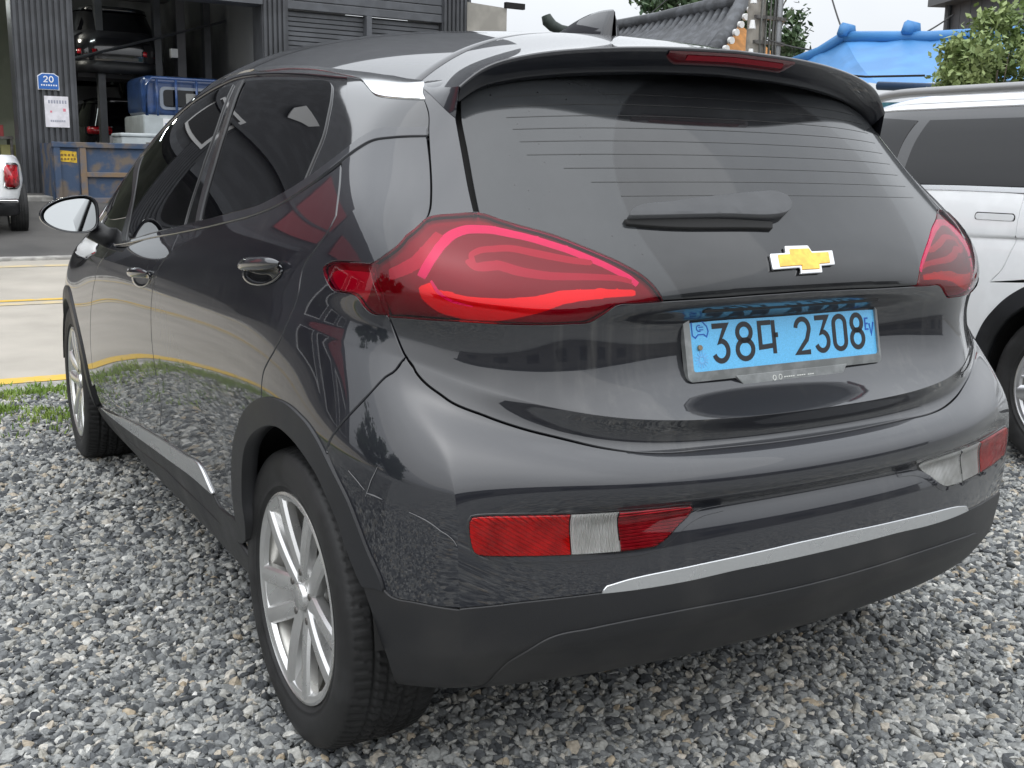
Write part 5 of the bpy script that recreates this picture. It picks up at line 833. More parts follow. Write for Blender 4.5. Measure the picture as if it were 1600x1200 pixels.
panel('windshield', [(13.2, 18.0), (13.1, 19.5), (13.15, 21.8), (16, 21.8), (18.85, 21.8), (18.9, 19.5), (18.8, 18.0), (16, 17.9)], SGLASS, car, h=.05)
# greenhouse: recessed black base, panes and bars on it
gh = cv('belt_lo')+[(CV['tg_side'][0][0], 21.6)]+[(6.5, 21.95), (8, 21.95), (10, 21.95), (11.6, 21.9), (12.4, 21.3), (12.45, 20), (12.3, 18.5), (11.6, 17.7), (11., 17.5)]
both('window_surround', gh, GBLACK, off=-.006, thick=.01, gap=0, h=.03)
both('rear_door_glass', cv('g_rear'), SGLASS, off=-.002, thick=.003)
both('front_door_glass', cv('g_front'), SGLASS, off=-.002, thick=.003)
both('front_quarter_glass', cv('g_quarter'), SGLASS, off=-.002, thick=.003)
both('window_divider', cv('bar1'), PLAST, off=.0005, thick=.006)
both('door_frame_bar', cv('bar2'), PLAST, off=.003, thick=.006)
both('belt_moulding', cv('belt_up', 1)+cv('belt_lo', None, None, True), PAINT, off=.004, thick=.01, gap=.0006)
cp = cv('rd_rear', 0, 4)+cv('belt_up', 9)+cv('tg_side', 0, 3, True)+[(5.6, 21.9)]
both('rear_pillar_trim', cp, GBLACK, off=0, gap=.0015)
rl = cv('rail_lo'); top = [(u, 21.95) for u in (6.6, 7.4, 8.2, 9, 9.8, 10.6, 11.3, 11.9)]
# A pillar and cant rail as one painted arch
apil = [(12.35, 18.0), (12.30, 18.8), (12.25, 19.6), (12.2, 20.4), (12.15, 21.2), (12.0, 21.9)]
rl = rl+cv('rail_ext')
top = [(5.5, 21.95)]+top
rail = rl[::-1]+cv('g_quarter', 0, 3, True)+[(11.75, 17.85)]+apil+top[::-1][1:]
RAILDBG = rail
both('roof_rail', rail, PAINT, off=.001, h=.025)
both('rear_pillar_chrome', cv('chrome_top')+cv('chrome_lo', None, None, True), mat('polished_trim', (.86, .87, .88), .12, 1), off=.004, thick=.006, gap=.0)
# claddings
both('rear_arch_cladding', cv('arch_out')+cv('arch_end', 1, 2, True)+cv('arch_in', None, None, True), PLAST, off=.006, thick=.035, gap=0)
both('front_arch_cladding', cv('farch_out')+cv('farch_in', None, None, True), PLAST, off=.006, thick=.035, gap=0)
sl = cv('sil_line', 1); u_r = cv('arch_in')[0][0]
sc1 = cv('sil_top', 0, 6)+cv('sil_top', 6)+[cv('arch_out')[0], cv('arch_in')[0], sl[-1]]+sl[::-1][1:]+[(10.8, 2.1)]
both('sill_cladding', sc1, PLAST, off=.004, h=.03)
both('rocker_panel', [(10.8, 1.95)]+[(u, t-.06) for u, t in sl]+[(u_r, cv('arch_in')[0][1]-1.0), (u_r+.05, .3), (8.5, .25), (10.8, .25)], PLAST, off=.004, h=.03)
both('sill_trim_strip', cv('sil_top', 0, 7)+cv('strip2_bot', 1, 5, True), SATIN, off=.007, thick=.006, gap=0)
# tailgate, glass, bumper
sc_ = C0('crease'); sm_ = C0('seam'); ct_ = C0('clad_top')
tg_half = [sc_]+cv('crease', 0, 5, True)[0:]+cv('lamp_bot', 0, 10, True)+cv('seam', 1)+[sm_]
tgate = panel('tailgate', sym(tg_half), PAINT2, car, h=.016, tmax=.22)
rg_half = [sc_]+cv('crease', 0, 5, True)+cv('lamp_top', 1, 9)+cv('glass_l', 1)+[(3.6, 21.9), (2, 21.9), (0, 21.9)]
rglass = panel('rear_glass', sym(rg_half), RGLASS, tgate, h=.02)
for s_ in (1, -1):
    g = cv('lamp_top', 8)+cv('tg_side', 0, 7, True)+[(4.6, 21.9), (4.05, 21.9)]+cv('garn_r', None, None, True)
    panel('pillar_garnish', g if s_ > 0 else mir(g), PAINT, tgate)
bp_half = [sm_]+cv('seam', 2, None, True)+cv('bq', 1)+cv('arch_out', 14)+cv('clad_top', 1)+[ct_]
bumper = panel('rear_bumper', sym(bp_half), PAINT, car, h=.016, tmax=.2, hb=.008)
ub = 5.0
cl_half = [ct_]+cv('clad_top', None, None, True)+cv('clad_wheel')+[(4.55, .35), (4, .3), (3, .3), (1.5, .3), (0, .3)]
lip = cv('lip')+[(0., CV['lip'][-1][1])]
clad = panel('bumper_cladding', sym([ct_]+cv('clad_top', None, None, True)+cv('clad_wheel')+[(4.55, .25), (3.9, .25), (3.35, .35)]+lip), PLASTD, car, h=.016, tmax=.2, off=.003, gap=.0005)
panel('bumper_lip', sym(lip[::-1]+[(3.30, .25), (2.6, .2), (1.5, .2), (0, .2)]), PLASTD, clad, h=.016, tmax=.2, off=.007, gap=.0)
st_half = cv('strip_top')+[(0., cv('strip_top')[-1][1])]
lowl = [(u, t) for u, t in cv('clad_top', 6)]+[ct_]
strip = [(-u, t) for u, t in st_half][::1]
st_poly = st_half+[(-u, t) for u, t in cv('strip_top', None, None, True)]+[(-u, t) for u, t in cv('clad_top', 7)]+[(0., ct_[1])]+cv('clad_top', 7, None, True)
panel('chrome_strip', st_poly, SATIN, bumper, off=.004, thick=.006, gap=0, h=.012)
# reverse lamps in the bumper
rv = cv('rev_top')+cv('rev_bot', 1)
def split(poly, u0, u1):
    """clip (u,t) polygon to u0<=u<=u1"""
    def clip(P, k, lo):
        out = []
        for i in range(len(P)):
            a, b = P[i], P[(i+1) % len(P)]; ia = (a[0] >= k) == lo; ib = (b[0] >= k) == lo
            if ia: out.append(a)
            if ia != ib: f = (k-a[0])/(b[0]-a[0]); out.append((k, a[1]+f*(b[1]-a[1])))
        return out
    return clip(clip(poly, u0, True), u1, False)
uw = cv('rev_top')[4][0]; up = cv('rev_top')[5][0]
def rib_mat(name, col, col2, direction, scale, rough=.2, metal=.4, dist=.4):
    m = bpy.data.materials.new(name); m.use_nodes = True; nt = m.node_tree; b = nt.nodes['Principled BSDF']; L = nt.links.new; b.inputs['Roughness'].default_value = rough; b.inputs['Metallic'].default_value = metal
    tc = nt.nodes.new('ShaderNodeTexCoord'); wv = nt.nodes.new('ShaderNodeTexWave'); wv.wave_type = 'BANDS'; wv.bands_direction = direction; wv.inputs['Scale'].default_value = scale; wv.inputs['Distortion'].default_value = 0; L(tc.outputs['Object'], wv.inputs['Vector'])
    n = nt.nodes.new('ShaderNodeTexNoise'); n.inputs['Scale'].default_value = 28; n.inputs['Detail'].default_value = 2; L(tc.outputs['Object'], n.inputs['Vector'])
    r = nt.nodes.new('ShaderNodeValToRGB'); r.color_ramp.elements[0].color = (*col, 1); r.color_ramp.elements[1].color = (*col2, 1); r.color_ramp.elements[0].position = .35; r.color_ramp.elements[1].position = .65; L(n.outputs[0], r.inputs[0]); L(r.outputs[0], b.inputs['Base Color'])
    bp = nt.nodes.new('ShaderNodeBump'); bp.inputs['Strength'].default_value = dist; bp.inputs['Distance'].default_value = .004; L(wv.outputs[0], bp.inputs['Height']); L(bp.outputs[0], b.inputs['Normal']); MATS[name] = m; return m
RIB = rib_mat('ribbed_silver_reflector', (.80, .80, .77), (1, 1, .98), 'X', 60, .2, .15, .8); RRED = rib_mat('faceted_red_reflector', (.62, .10, .06), (.95, .28, .16), 'DIAGONAL', 70, .25, .3, .7); RPINK = rib_mat('ribbed_pink_reflector', (.55, .30, .30), (.85, .55, .55), 'Z', 55, .2, .5, .9)
REDLENS2 = lens_mat('red_bumper_lens', (.95, .10, .12)); PINKLENS = lens_mat('pale_red_lens', (.80, .16, .22))
RIB0 = mat('ribbed_white_reflector', (.74, .74, .71), .22, .5, var=.12, vscale=25, bump=.25, bscale=420)
RRED0 = mat('red_reflector_plain', (.70, .012, .018), .18, 0, coat=1, var=.30, vscale=150, ramp=(.3, .7), detail=1)
RPINK0 = mat('ribbed_red_plain', (.55, .03, .06), .2, .2, coat=1, var=.35, vscale=180, detail=1)
for s_ in (1, -1):
    M_ = (lambda p: p) if s_ > 0 else mir
    lamp = panel('reverse_lamp', M_(rv), GBLACK, car, off=.0012, thick=.004, gap=-.004)
    for nm, p_, base, lens in (('red_lens', split(rv, uw+.012, 9), RRED, REDLENS2), ('white_lens', split(rv, up+.008, uw+.004), RIB, CLEARLENS), ('inner_lens', split(rv, -1, up), RPINK if s_ > 0 else RIB, PINKLENS if s_ > 0 else CLEARLENS)):
        panel(nm+'_reflector', M_(p_), base, lamp, off=.002, thick=.001, gap=.0006, corner=25)
        panel(nm, M_(p_), lens, lamp, off=.007, thick=.005, gap=.0008, corner=25, dome=(.003, .012))
for s_ in (1, -1):
    q_ = strokes(cv('rev_lip'), [.004, .009, .010, .010, .010, .012, .013, .010]); panel('lamp_ledge', q_ if s_ > 0 else mir(q_), PAINT, bumper, off=.001, thick=.003, gap=0, h=.006, hb=.006, corner=60, dome=(.007, .005))
# tail lamps
lm = cv('lamp_out', 0, 9)+cv('lamp_bot', 0, 10)+cv('lamp_top', 0, 11)
def px2(l): return l
for s_ in (1, -1):
    M_ = (lambda p: p) if s_ > 0 else mir
    hs_ = panel('tail_lamp', M_(lm), HOUS, tgate, off=-.012, thick=.004, gap=.0004)
    LG = LAMP_PATTERN
    for nm, key, wd, mt, of in (('light_guide', 'guide', [.016, .020, .018, .014, .012, .010], GUIDE, -.009), ('light_bar', 'bar_a', [.010, .016, .018, .014], GUIDE2, -.011),
                                ('light_bar', 'bar_b', [.012, .022, .022, .018, .014, .012], GUIDE2, -.011), ('reflector_band', 'base', [.030, .052, .046, .034, .020], REFL, -.013), ('light_bar', 'edge', [.026, .034, .030], GUIDE2, -.012), ('light_guide', 'hook', [.002, .005, .005, .002], GUIDE, -.006)):
        panel(nm, M_(strokes(LG[key], wd)), mt, hs_, off=of-.002, thick=.003, gap=0, h=.006, hb=.006, corner=60, dome=(.007, .011))
    panel('lens', M_(lm), REDLENS, hs_, off=.003, thick=.006, gap=.0012, dome=(.004, .03))
    sl_ = cv('small_lamp')
    h2 = panel('fender_lamp', M_(sl_), HOUS, car, off=-.009, thick=.004, gap=.0004)
    panel('reflector_band', M_([(u*.82+.18*np.mean([a for a, _ in sl_]), t*.7+.3*np.mean([b for _, b in sl_])) for u, t in cv('small_lamp', 0, 12)]), GUIDE2, h2, off=-.008, thick=.002, gap=0)
    panel('lens', M_(sl_), REDLENS, h2, off=.003, thick=.006, gap=.0022)

SCR = mat('pale_scratch', (.17, .17, .175), .5)
for L_, wd in ((SCRATCHES[0], .0013), (SCRATCHES[1], .0022), (SCRATCHES[2], .0009), (SCRATCHES[3], .0009), (SCRATCHES[4], .0030), (SCRATCHES[5], .0024), (SCRATCHES[6], .0022), (SCRATCHES[7], .0014)):
    panel('scratch', strokes(L_, [wd*.3, wd, wd*.8, wd*.2]), SCR, bumper, off=.0018, thick=.0006, gap=0, h=.01, hb=.006, corner=70, lip=.0002)

# ------------------------------------------------------------------ roof and spoiler
zc = cspl([-.345, -.2, .09, .5, .9, 1.25, 1.55, 1.82], [1.478, 1.505, 1.541, 1.580, 1.602, 1.604, 1.573, 1.500])
ad = cspl([-.345, -.235, -.04, .15, .35, .65, 1.0, 1.3, 1.5, 1.64], [.590, .583, .572, .577, .587, .602, .613, .612, .592, .56])
zd = cspl([-.345, -.235, -.04, .15, .35, .65, 1.0, 1.3, 1.5, 1.64], [1.366, 1.375, 1.401, 1.423, 1.445, 1.473, 1.482, 1.468, 1.452, 1.448])
te_y = cspl([0, .15, .25, .35, .45, .5, .55, .59], [-.345, -.341, -.330, -.309, -.283, -.268, -.250, -.236])
te_z = cspl([0, .15, .25, .35, .45, .5, .55, .59], [1.477, 1.473, 1.468, 1.460, 1.446, 1.434, 1.412, 1.378])
def roof_pt(v, wpar, y0, y1):
    """v -1..1 across, wpar 0..1 from y0(v) to y1(v)"""
    Y = y0*(1-wpar)+y1*wpar; a = np.abs(v); X = v*ad(Y); Z = zc(Y)-(zc(Y)-zd(Y))*a**3.0; return X, Y, Z
vv = np.sin(np.linspace(-1, 1, 61)*math.pi/2)
ysm = .035-.075*np.abs(vv)**2.5; yfr = 1.80-.17*vv**2
ws = np.linspace(0, 1, 50)
def sheet(y0, y1, trail=False):
    rows = []
    for w_ in ws:
        X, Y, Z = roof_pt(vv, w_, y0, y1)
        if trail:
            xe = vv*.588; f = w_**2.2; X = X*(1-f)+xe*f; Yt = te_y(np.abs(xe)); Zt = te_z(np.abs(xe)); Y = Y+(Yt-y1)*f; Z = Z*(1-f)+Zt*f
        rows.append(np.stack([X, Y, Z], -1))
    return np.array(rows)
rp = sheet(yfr, ysm+.0015)
edge = rp[-1:]-np.array([0, 0, .012]); roof = grid_obj('roof', np.concatenate([rp, edge]), PAINT, car)
tey = te_y(np.abs(vv*.588)); sp_ = sheet(ysm-.0015, tey, True)
k1 = sp_[-1:].copy(); def_dir = np.stack([np.zeros_like(vv), np.ones_like(vv), np.zeros_like(vv)], -1)[None]
und = []
for dy, dz in ((-.002, -.004), (.004, -.011), (.018, -.025), (.034, -.039), (.052, -.050)): 
    q = k1.copy(); tap = (1-.25*np.abs(vv)**6)[None]; q[..., 1] += dy*tap; q[..., 2] += dz*tap; q[..., 0] *= (1-.012*abs(dz)/.03); und.append(q)
gl = BODY(np.clip(-vv*3.9, -3.9, 3.9), np.full(len(vv), 21.35)-.75*np.abs(vv)**6)[0][None]
mid = und[-1]*.5+gl*.5; mid[..., 2] -= .004; und += [mid, gl+np.array([0, .01, .0])]
spf = sp_[:1]-np.array([0, 0, .012]); spoiler = grid_obj('roof_spoiler', np.concatenate([spf, sp_]+und), PAINT, car)
for o in (roof, spoiler):
    for p in o.data.polygons: pass
# side closure of the spoiler
sid = []
for s_ in (0, -1):
    top_ = sp_[:, s_]; k_ = len(top_); fl = np.linspace(0, 1, k_); sgn = 1 if s_ == 0 else -1
    ga, gb = CV['tg_side'][0], CV['garn_r'][3]; low = BODY(sgn*(ga[0]+(gb[0]-ga[0])*fl), ga[1]+(gb[1]-ga[1])*fl)[0]; low[:, 0] -= sgn*.002; mid_ = top_*.5+low*.5+np.array([-sgn*.002, 0, 0])*np.sin(fl*math.pi)[:, None]
    grid_obj('spoiler_side', np.stack([top_, mid_, low], 1), PAINT, spoiler)
# high brake lamp in the spoiler's rear face
bl = []
for u in np.linspace(-.172, .172, 25):
    e = 1-max(0, (abs(u)-.15)/.022)*.5; y, z = float(te_y(abs(u))), float(te_z(abs(u)))
    bl.append([(u, y-.002, z-.008), (u, y+.000, z-.012), (u, y+.013*e, z-.025*e-.003), (u, y+.021*e, z-.032*e)])
grid_obj('high_brake_lamp', np.array(bl), mat('dark_red_lens', (.085, .004, .008), .08, 0, coat=1), spoiler)
bl2 = [[(u, float(te_y(abs(u)))+.0005, float(te_z(abs(u)))-.0155), (u, float(te_y(abs(u)))+.0090, float(te_z(abs(u)))-.0245)] for u in np.linspace(-.125, .14, 21)]
grid_obj('brake_lamp_strip', np.array(bl2), mat('red_lamp_strip', (.24, .010, .02), .25), spoiler)
# antenna fin
fin = []
for k in range(13):
    f = k/12; y = .335-.245*f; hgt = .062*math.sin(f*math.pi/2)**.95; wd_ = .022*(.25+.75*math.sin(min(1, f*1.25)*math.pi/2)); base = float(zc(y))-.004
    fin.append([(s_*wd_*(1-q**1.5), y-(.0 if q < 1 else .0), base+hgt*q+.004) for s_, q in ((-1, 0), (-1, .35), (-1, .7), (-1, .92), (0, 1), (1, .92), (1, .7), (1, .35), (1, 0))])
fin.append([(p[0]*.3, p[1]-.006, p[2]-(.006 if i == 4 else 0)) for i, p in enumerate(fin[-1])])
grid_obj('antenna_fin', np.array(fin), PAINT, roof)
# ------------------------------------------------------------------ things on the tailgate
def frame_at(u, t):
    P, N, A, T = BODY([u], [t]); P, N = P[0], N[0]; xx = np.cross([0, 0, 1.], N); xx = -xx/np.linalg.norm(xx)
    xx = xx if xx[0] > 0 else -xx; zz = np.cross(xx, -N); zz = zz if zz[2] > 0 else -zz; return P, xx, zz, N
fe = frame_at(0, 17.02)
EM = [(780, 165), (872, 163), (880, 118), (1020, 118), (1030, 158), (1158, 156), (1140, 252), (1055, 256), (1045, 300), (912, 302), (925, 262), (765, 268)]
emb = [((x-962)/393*.178, -(y-210)/190*.064) for x, y in EM]
e1 = flat_part('emblem', emb, .007, CHROME, tgate, fe, 0, .002)
flat_part('gold_bow_tie_plate', [((x-962)/393*.178*.80+.002, -(y-210)/190*.064*.74) for x, y in EM], .0025, mat('gold_emblem', (.86, .50, .06), .28, .35, coat=.6, var=.12, vscale=60), tgate, fe, .0065, .0006)
# wiper
wp = [(1.40, 17.95), (1.333, 18.075), (.898, 18.227), (.481, 18.34), (.129, 18.417), (-.03, 18.419), (-.10, 18.34), (-.11, 18.22), (-.06, 18.07), (.03, 17.99), (.562, 17.985)]
wiper = panel('rear_wiper', wp, mat('wiper_arm_plastic', (.06, .062, .066), .45, var=.1), tgate, off=.019, thick=.018, gap=0, h=.012, dome=(.006, .02))
panel('wiper_blade', [(1.43, 17.93), (1.42, 17.86), (.99, 17.79), (.3, 17.76), (.145, 17.74), (.12, 17.86), (.5, 17.93)], BLACK, wiper, off=.008, thick=.008, gap=0)
# heater lines of the rear window
HL = mat('heater_line', (.034, .034, .034), .15)
for k in range(9):
    t0 = 18.45+k*.26; lim = 2.15+.05*k if k > 2 else 1.35+.27*k
    us = np.linspace(-2.3, lim, 40); P, N, _, _ = BODY(us, t0-.02*np.abs(us)**1.5); P2, _, _, _ = BODY(us, t0-.02*np.abs(us)**1.5+.016)
    grid_obj('heater_line', np.stack([P+N*.0006, P2+N*.0006], 1), HL, rglass)
# ------------------------------------------------------------------ number plate
PT = .226; pc = np.array([0, -.5425, .908]); fp = (pc, np.array([1., 0, 0]), np.array([0, math.sin(PT), math.cos(PT)]), np.array([0, -math.cos(PT), math.sin(PT)]))
PLB = mat('light_blue_plate', (.12, .46, .78), .32, coat=.3, var=.10, vscale=400, ramp=(.35, .65))
plate = flat_part('license_plate', rrect(.2575, .0535, .008), .002, PLB, car, fp, -.001)
FRM = mat('plate_frame_plastic', (.24, .25, .25), .35, .3, var=.15, vscale=30)
oo = [(a, b-.002) for a, b in rrect(.266, .068, .012)]; ii = rrect(.2545, .0515, .006)
ring_part('plate_frame', oo, ii, .016, FRM, plate, fp, -.010)
flat_part('plate_backing', [(a, b) for a, b in rrect(.262, .063, .010)], .006, PLAST, plate, fp, -.012)
tabp = [(-.150, -.066), (-.128, -.088), (.140, -.088), (.158, -.066)]
flat_part('plate_frame_tab', tabp, .012, FRM, plate, fp, -.008, .001)
for x in (-.225, -.005, .235): flat_part('frame_clip', [(x-.012, .050), (x+.012, .050), (x+.012, .058), (x-.012, .058)], .003, FRM, plate, fp, .004)
INK = mat('plate_black_ink', (.014, .014, .018), .45); INKB = mat('plate_blue_ink', (.010, .09, .42), .45); PALE = mat('tab_fine_print', (.62, .63, .60), .5)
SW = .0102; GH = .078
def glyph(ch, w_):
    h_ = GH; s_ = SW; a = w_/2-s_/2; b = h_/2-s_/2
    if ch == '3': return [([(-a, b), (a*.92, b), (-.05*a, .12*b)]+arc(0, -.43*b, a, .57*b, 88, -160, 18), s_, False)]
    if ch == '8': return [(arc(0, .52*b, a*.86, .48*b, 0, 360, 22)[:-1], s_, True), (arc(0, -.46*b, a, .54*b, 0, 360, 22)[:-1], s_, True)]
    if ch == '2': return [(arc(0, .45*b, a, .55*b, 175, -20, 16)+[(.55*a, -.25*b), (-a*.9, -b), (a*1.0, -b)], s_, False)]
    if ch == '0': return [(arc(0, .55*b, a, .45*b, 0, 180, 10)+arc(0, -.55*b, a, .45*b, 180, 360, 10), s_, True)]
    if ch == '다': return [([(a*.35, b*.86), (-a, b*.86), (-a, -b*.55), (a*.45, -b*.5)], s_*.95, False), ([(a*.62, b*.98), (a*.62, -b*.98)], s_*.95, False), ([(a*.62, .1*b), (a*1.12, .1*b)], s_*.95, False)]
U = lambda f: -.2545+f*.509
cz = .004
for ch, f0, f1, dz in (('3', .103, .195, -.001), ('8', .222, .322, -.001), ('다', .342, .452, .003), ('2', .535, .628, 0), ('3', .643, .733, 0), ('0', .748, .834, 0), ('8', .848, .937, 0)):
    ccx = (U(f0)+U(f1))/2; w_ = U(f1)-U(f0); ink('plate_character', [([(x+ccx, z+dz) for x, z in p], s_, c) for p, s_, c in glyph(ch, w_)], INK, plate, fp, .001)
MB().box(-.24, .24, -.562, -.525, .970, .986).build('plate_lamp_bar', PLAST, tgate, bevel=.004)
# EV mark, plug-car symbol, round seal, bolt
ex, ez = U(.965), .012
ink('ev_mark', [([(ex-.002, ez+.013), (ex-.011, ez+.013), (ex-.011, ez-.010), (ex-.002, ez-.010)], .0035, False), ([(ex-.011, ez+.002), (ex-.003, ez+.002)], .0035, False),
                ([(ex+.001, ez+.002), (ex+.006, ez-.022), (ex+.013, ez+.004)], .0038, False)], INKB, plate, fp, .001)
cx, cz_ = U(.055), .030
ink('plug_car_symbol', [([(cx-.020, cz_-.012), (cx-.020, cz_+.014), (cx+.004, cz_+.016), (cx+.017, cz_+.004), (cx+.020, cz_-.006), (cx+.015, cz_-.016), (cx+.008, cz_-.011), (cx-.006, cz_-.011), (cx-.013, cz_-.017)], .0024, True),
                        (arc(cx-.002, cz_+.001, .006, .006, 60, 300), .002, False), ([(cx-.003, cz_+.003), (cx+.008, cz_+.003)], .0018, False), ([(cx-.003, cz_-.002), (cx+.008, cz_-.002)], .0018, False)], INKB, plate, fp, .001)
SEAL = mat('plate_seal_ink', (.16, .42, .72), .4)
ink('round_seal', [([(cx-.002+.007*math.cos(a), -.029+.007*math.sin(a)), (cx-.002+.016*math.cos(a), -.029+.016*math.sin(a))], .002, False) for a in [2*math.pi*k/14 for k in range(14)]]+[(arc(cx-.002, -.029, .0065, .0065, 0, 360, 12)[:-1], .0025, True)], SEAL, plate, fp, .001)
flat_part('plate_bolt', [(cx-.006+.0055*math.cos(a), -.006+.0055*math.sin(a)) for a in [2*math.pi*k/10 for k in range(10)]], .005, mat('rusty_bolt', (.28, .22, .15), .5, .7), plate, fp, .001, .001)
fine = [(arc(-.050, -.078, .0042, .0050, 0, 360, 12)[:-1], .0014, True), (arc(-.034, -.0775, .0042, .0050, 0, 360, 12)[:-1], .0014, True)]
fine += [([(-.024+.006*k, -.0785), (-.024+.006*k+.0042, -.0783)], .0022, False) for k in range(14) if k not in (5, 10)]
ink('fine_print', fine, PALE, plate, fp, .0042)
# ------------------------------------------------------------------ handles
for u, t, L_, hh in ((6.87, 15.85, .225, .030), (8.90, 12.9, .235, .030)):
    for s_ in (1, -1):
        P, N, A, T = BODY([s_*u], [t]); P, N, A, T = P[0], N[0], A[0], T[0]; X = A/np.linalg.norm(A); X = X if X[1] > 0 else -X; X = X+np.array([0, 0, -.06]); X -= N*(X @ N); X /= np.linalg.norm(X); Z = np.cross(X, N); Z = Z if Z[2] > 0 else -Z
        dr = (rdoor if u < 8 else fdoor)[0 if s_ > 0 else 1]
        cup = []; n = 28
        for k in range(n+1):
            a = 2*math.pi*k/n; e = np.array([math.cos(a), math.sin(a)])
            cup.append([P+X*(e[0]*L_*.5*q)+Z*(e[1]*hh*1.05*q*(1 if e[1] < 0 else .72)-.006)+N*d for q, d in ((1.0, .0005), (.96, .003), (.80, -.001+.002), (.4, .0012), (0, .0012))])
        grid_obj('handle_cup', np.array(cup), GBLACK, dr)
        hb_ = []
        for k in range(17):
            f = k/16; x = (-.5+f)*L_*1.02; r1 = .0125*(1-abs(2*f-1)**4*.75); up_ = .012+.010*math.sin(f*math.pi)
            hb_.append([P+X*x+Z*(.006+r1*1.15*math.sin(a))+N*(up_*1.0+r1*.75*math.cos(a)) for a in [2*math.pi*j/12 for j in range(13)]])
        grid_obj('door_handle', np.array(hb_), PAINT, dr)
# ------------------------------------------------------------------ door mirrors
def door_mirror(sx):
    c = np.array([.972, 1.735, 1.050]); prof = []
    shape = []
    for k in range(36):
        a = 2*math.pi*k/36; e, f = math.cos(a), math.sin(a); rx = .094 if e > 0 else .088; n = 2.6
        n = 2.2 if e > 0 else 3.4; q = (abs(e)**n+abs(f)**n)**(-1/n); x = e*q*rx; z = f*q*.066
        z *= 1-.34*max(0, (x+.088)/.182)**1.6; z -= .004*(x/.094)
        shape.append((x, z))
    for d, sc_2 in ((0.0, .93), (-.004, .985), (.0, 1.0), (.02, 1.01), (.05, .96), (.08, .82), (.10, .6), (.11, .3), (.113, 0)):
        prof.append([(sx*(c[0]+x*sc_2), c[1]+d+.10*abs(x)*(1 if x > 0 else 0), c[2]+z*sc_2) for x, z in shape+shape[:1]])
    h_ = grid_obj('door_mirror', np.array(prof), PAINT, car)
    ins = [[(sx*(c[0]+x*q), c[1]+d+.10*abs(x)*q*(1 if x > 0 else 0), c[2]+z*q) for x, z in shape+shape[:1]] for q, d in ((.93, 0), (.90, .012), (.895, .020))]
    grid_obj('mirror_rim', np.array(ins), BLACK, h_)
    gp = [[(sx*(c[0]+x*q*.88-.002), c[1]+.012+.06*abs(x)*q*(1 if x > 0 else 0)+.115*z*q*.86, c[2]+z*q*.86-.003) for x, z in shape+shape[:1]] for q in (1, .5, 0)]
    grid_obj('mirror_glass', np.array(gp), mat('mirror_silver', (.50, .52, .53), .02, 1), h_)
    arm = MB().tube([(sx*.90, c[1]+.05, c[2]-.050), (sx*.862, c[1]+.045, c[2]-.075), (sx*.83, c[1]+.035, c[2]-.085)], [.036, .034, .04], 12); arm.build('mirror_arm', PLAST, h_, smooth=True)
door_mirror(-1); door_mirror(1)
# ------------------------------------------------------------------ wheels
WHEELZ = .3215
for sx in (-1, 1):
    wheel(car, sx*.7525, 0, WHEELZ, sx); wheel(car, sx*.752, 2.61, WHEELZ, sx, math.radians(-2.2), spin=.5)
# wheel-well liners
for sx in (-1, 1):
    for wy in (0, 2.61):
        pr = [[(sx*x_, wy-.03*(wy == 0)+.372*math.cos(a), .335+.385*math.sin(a)) for x_ in (.50, .84)] for a in [math.radians(4+172*k/24) for k in range(25)]]
        grid_obj('wheel_liner', np.array(pr), BLACK, car)
        V = [(sx*.50, wy-.03*(wy == 0), .335)]+[p[0] for p in pr]; mesh('wheel_liner_back', V, [(0, i, i+1) for i in range(1, len(pr))], BLACK, car)
MB().box(-.62, .62, .15, 3.2, .20, .26).build('underbody', BLACK, car)

# ------------------------------------------------------------------ white SUV on the right
sn = NET.copy(); sn[..., 0] *= 1.055; sn[..., 1] = sn[..., 1]*1.035; sn[..., 2] *= 1.03
for r, z, a in ((16, .97, .935), (17, 1.03, .93), (18, 1.09, .92), (19, 1.155, .905), (20, 1.24, .88), (21, 1.37, .825), (22, 1.49, .765), (23, 1.565, .70)):
    for c in range(7, 12): sn[r, c, 2] = z; sn[r, c, 0] = a
SUVB = Body(sn)
suv = empty('sport_utility_vehicle', (3.555, .45, 0), label='white sport utility vehicle parked beside the dark hatchback', cat='car')
def inv_st(B, y, z, u=7., t=6.):
    for _ in range(50):
        P, A, T = B.raw(np.array([u]), np.array([t])); e = np.array([P[0, 1]-y, P[0, 2]-z]); J = np.array([[A[0, 1], T[0, 1]], [A[0, 2], T[0, 2]]])
        d = np.clip(np.linalg.lstsq(J, -e, rcond=1e-4)[0], -.4, .4); u = float(np.clip(u+d[0], .1, 15.9)); t = float(np.clip(t+d[1], 0, 21.9))
    return u, t
def arch(B, wy, R_, a0, a1, zc_=.36, n=18): return [inv_st(B, wy+R_*math.cos(math.radians(a0+(a1-a0)*k/n)), zc_+R_*math.sin(math.radians(a0+(a1-a0)*k/n)), 6.3 if wy < 1 else 11.5) for k in range(n+1)]
SW_ = 2.70
ro, ri_ = arch(SUVB, 0, .475, -8, 188), arch(SUVB, 0, .405, -8, 188); fo2, fi2 = arch(SUVB, SW_, .475, -8, 188), arch(SUVB, SW_, .405, -8, 188)
def suv_both(nm, poly, m, **k):
    a = panel(nm, poly, m, suv, B=SUVB, h=.05, hb=.025, tmax=.5, **k); panel(nm, mir(poly), m, suv, B=SUVB, h=.05, hb=.025, tmax=.5, **k); return a
shell(SUVB, 'inner_shell', suv, [(0, .45), (SW_, .45)], off=-.03)
lo = 3.6
qd = [inv_st(SUVB, .31, z, 7., 15) for z in (1.16, 1.06, .95)]+[inv_st(SUVB, .34, .86, 7, 12), inv_st(SUVB, .40, .78, 7, 9)]
bd = [inv_st(SUVB, 1.22, z, 8.3, 12) for z in (.42, .6, .8, 1.0, 1.16)]; fdp = [inv_st(SUVB, 2.12, z, 9.8, 10) for z in (.42, .6, .8, 1.0)]
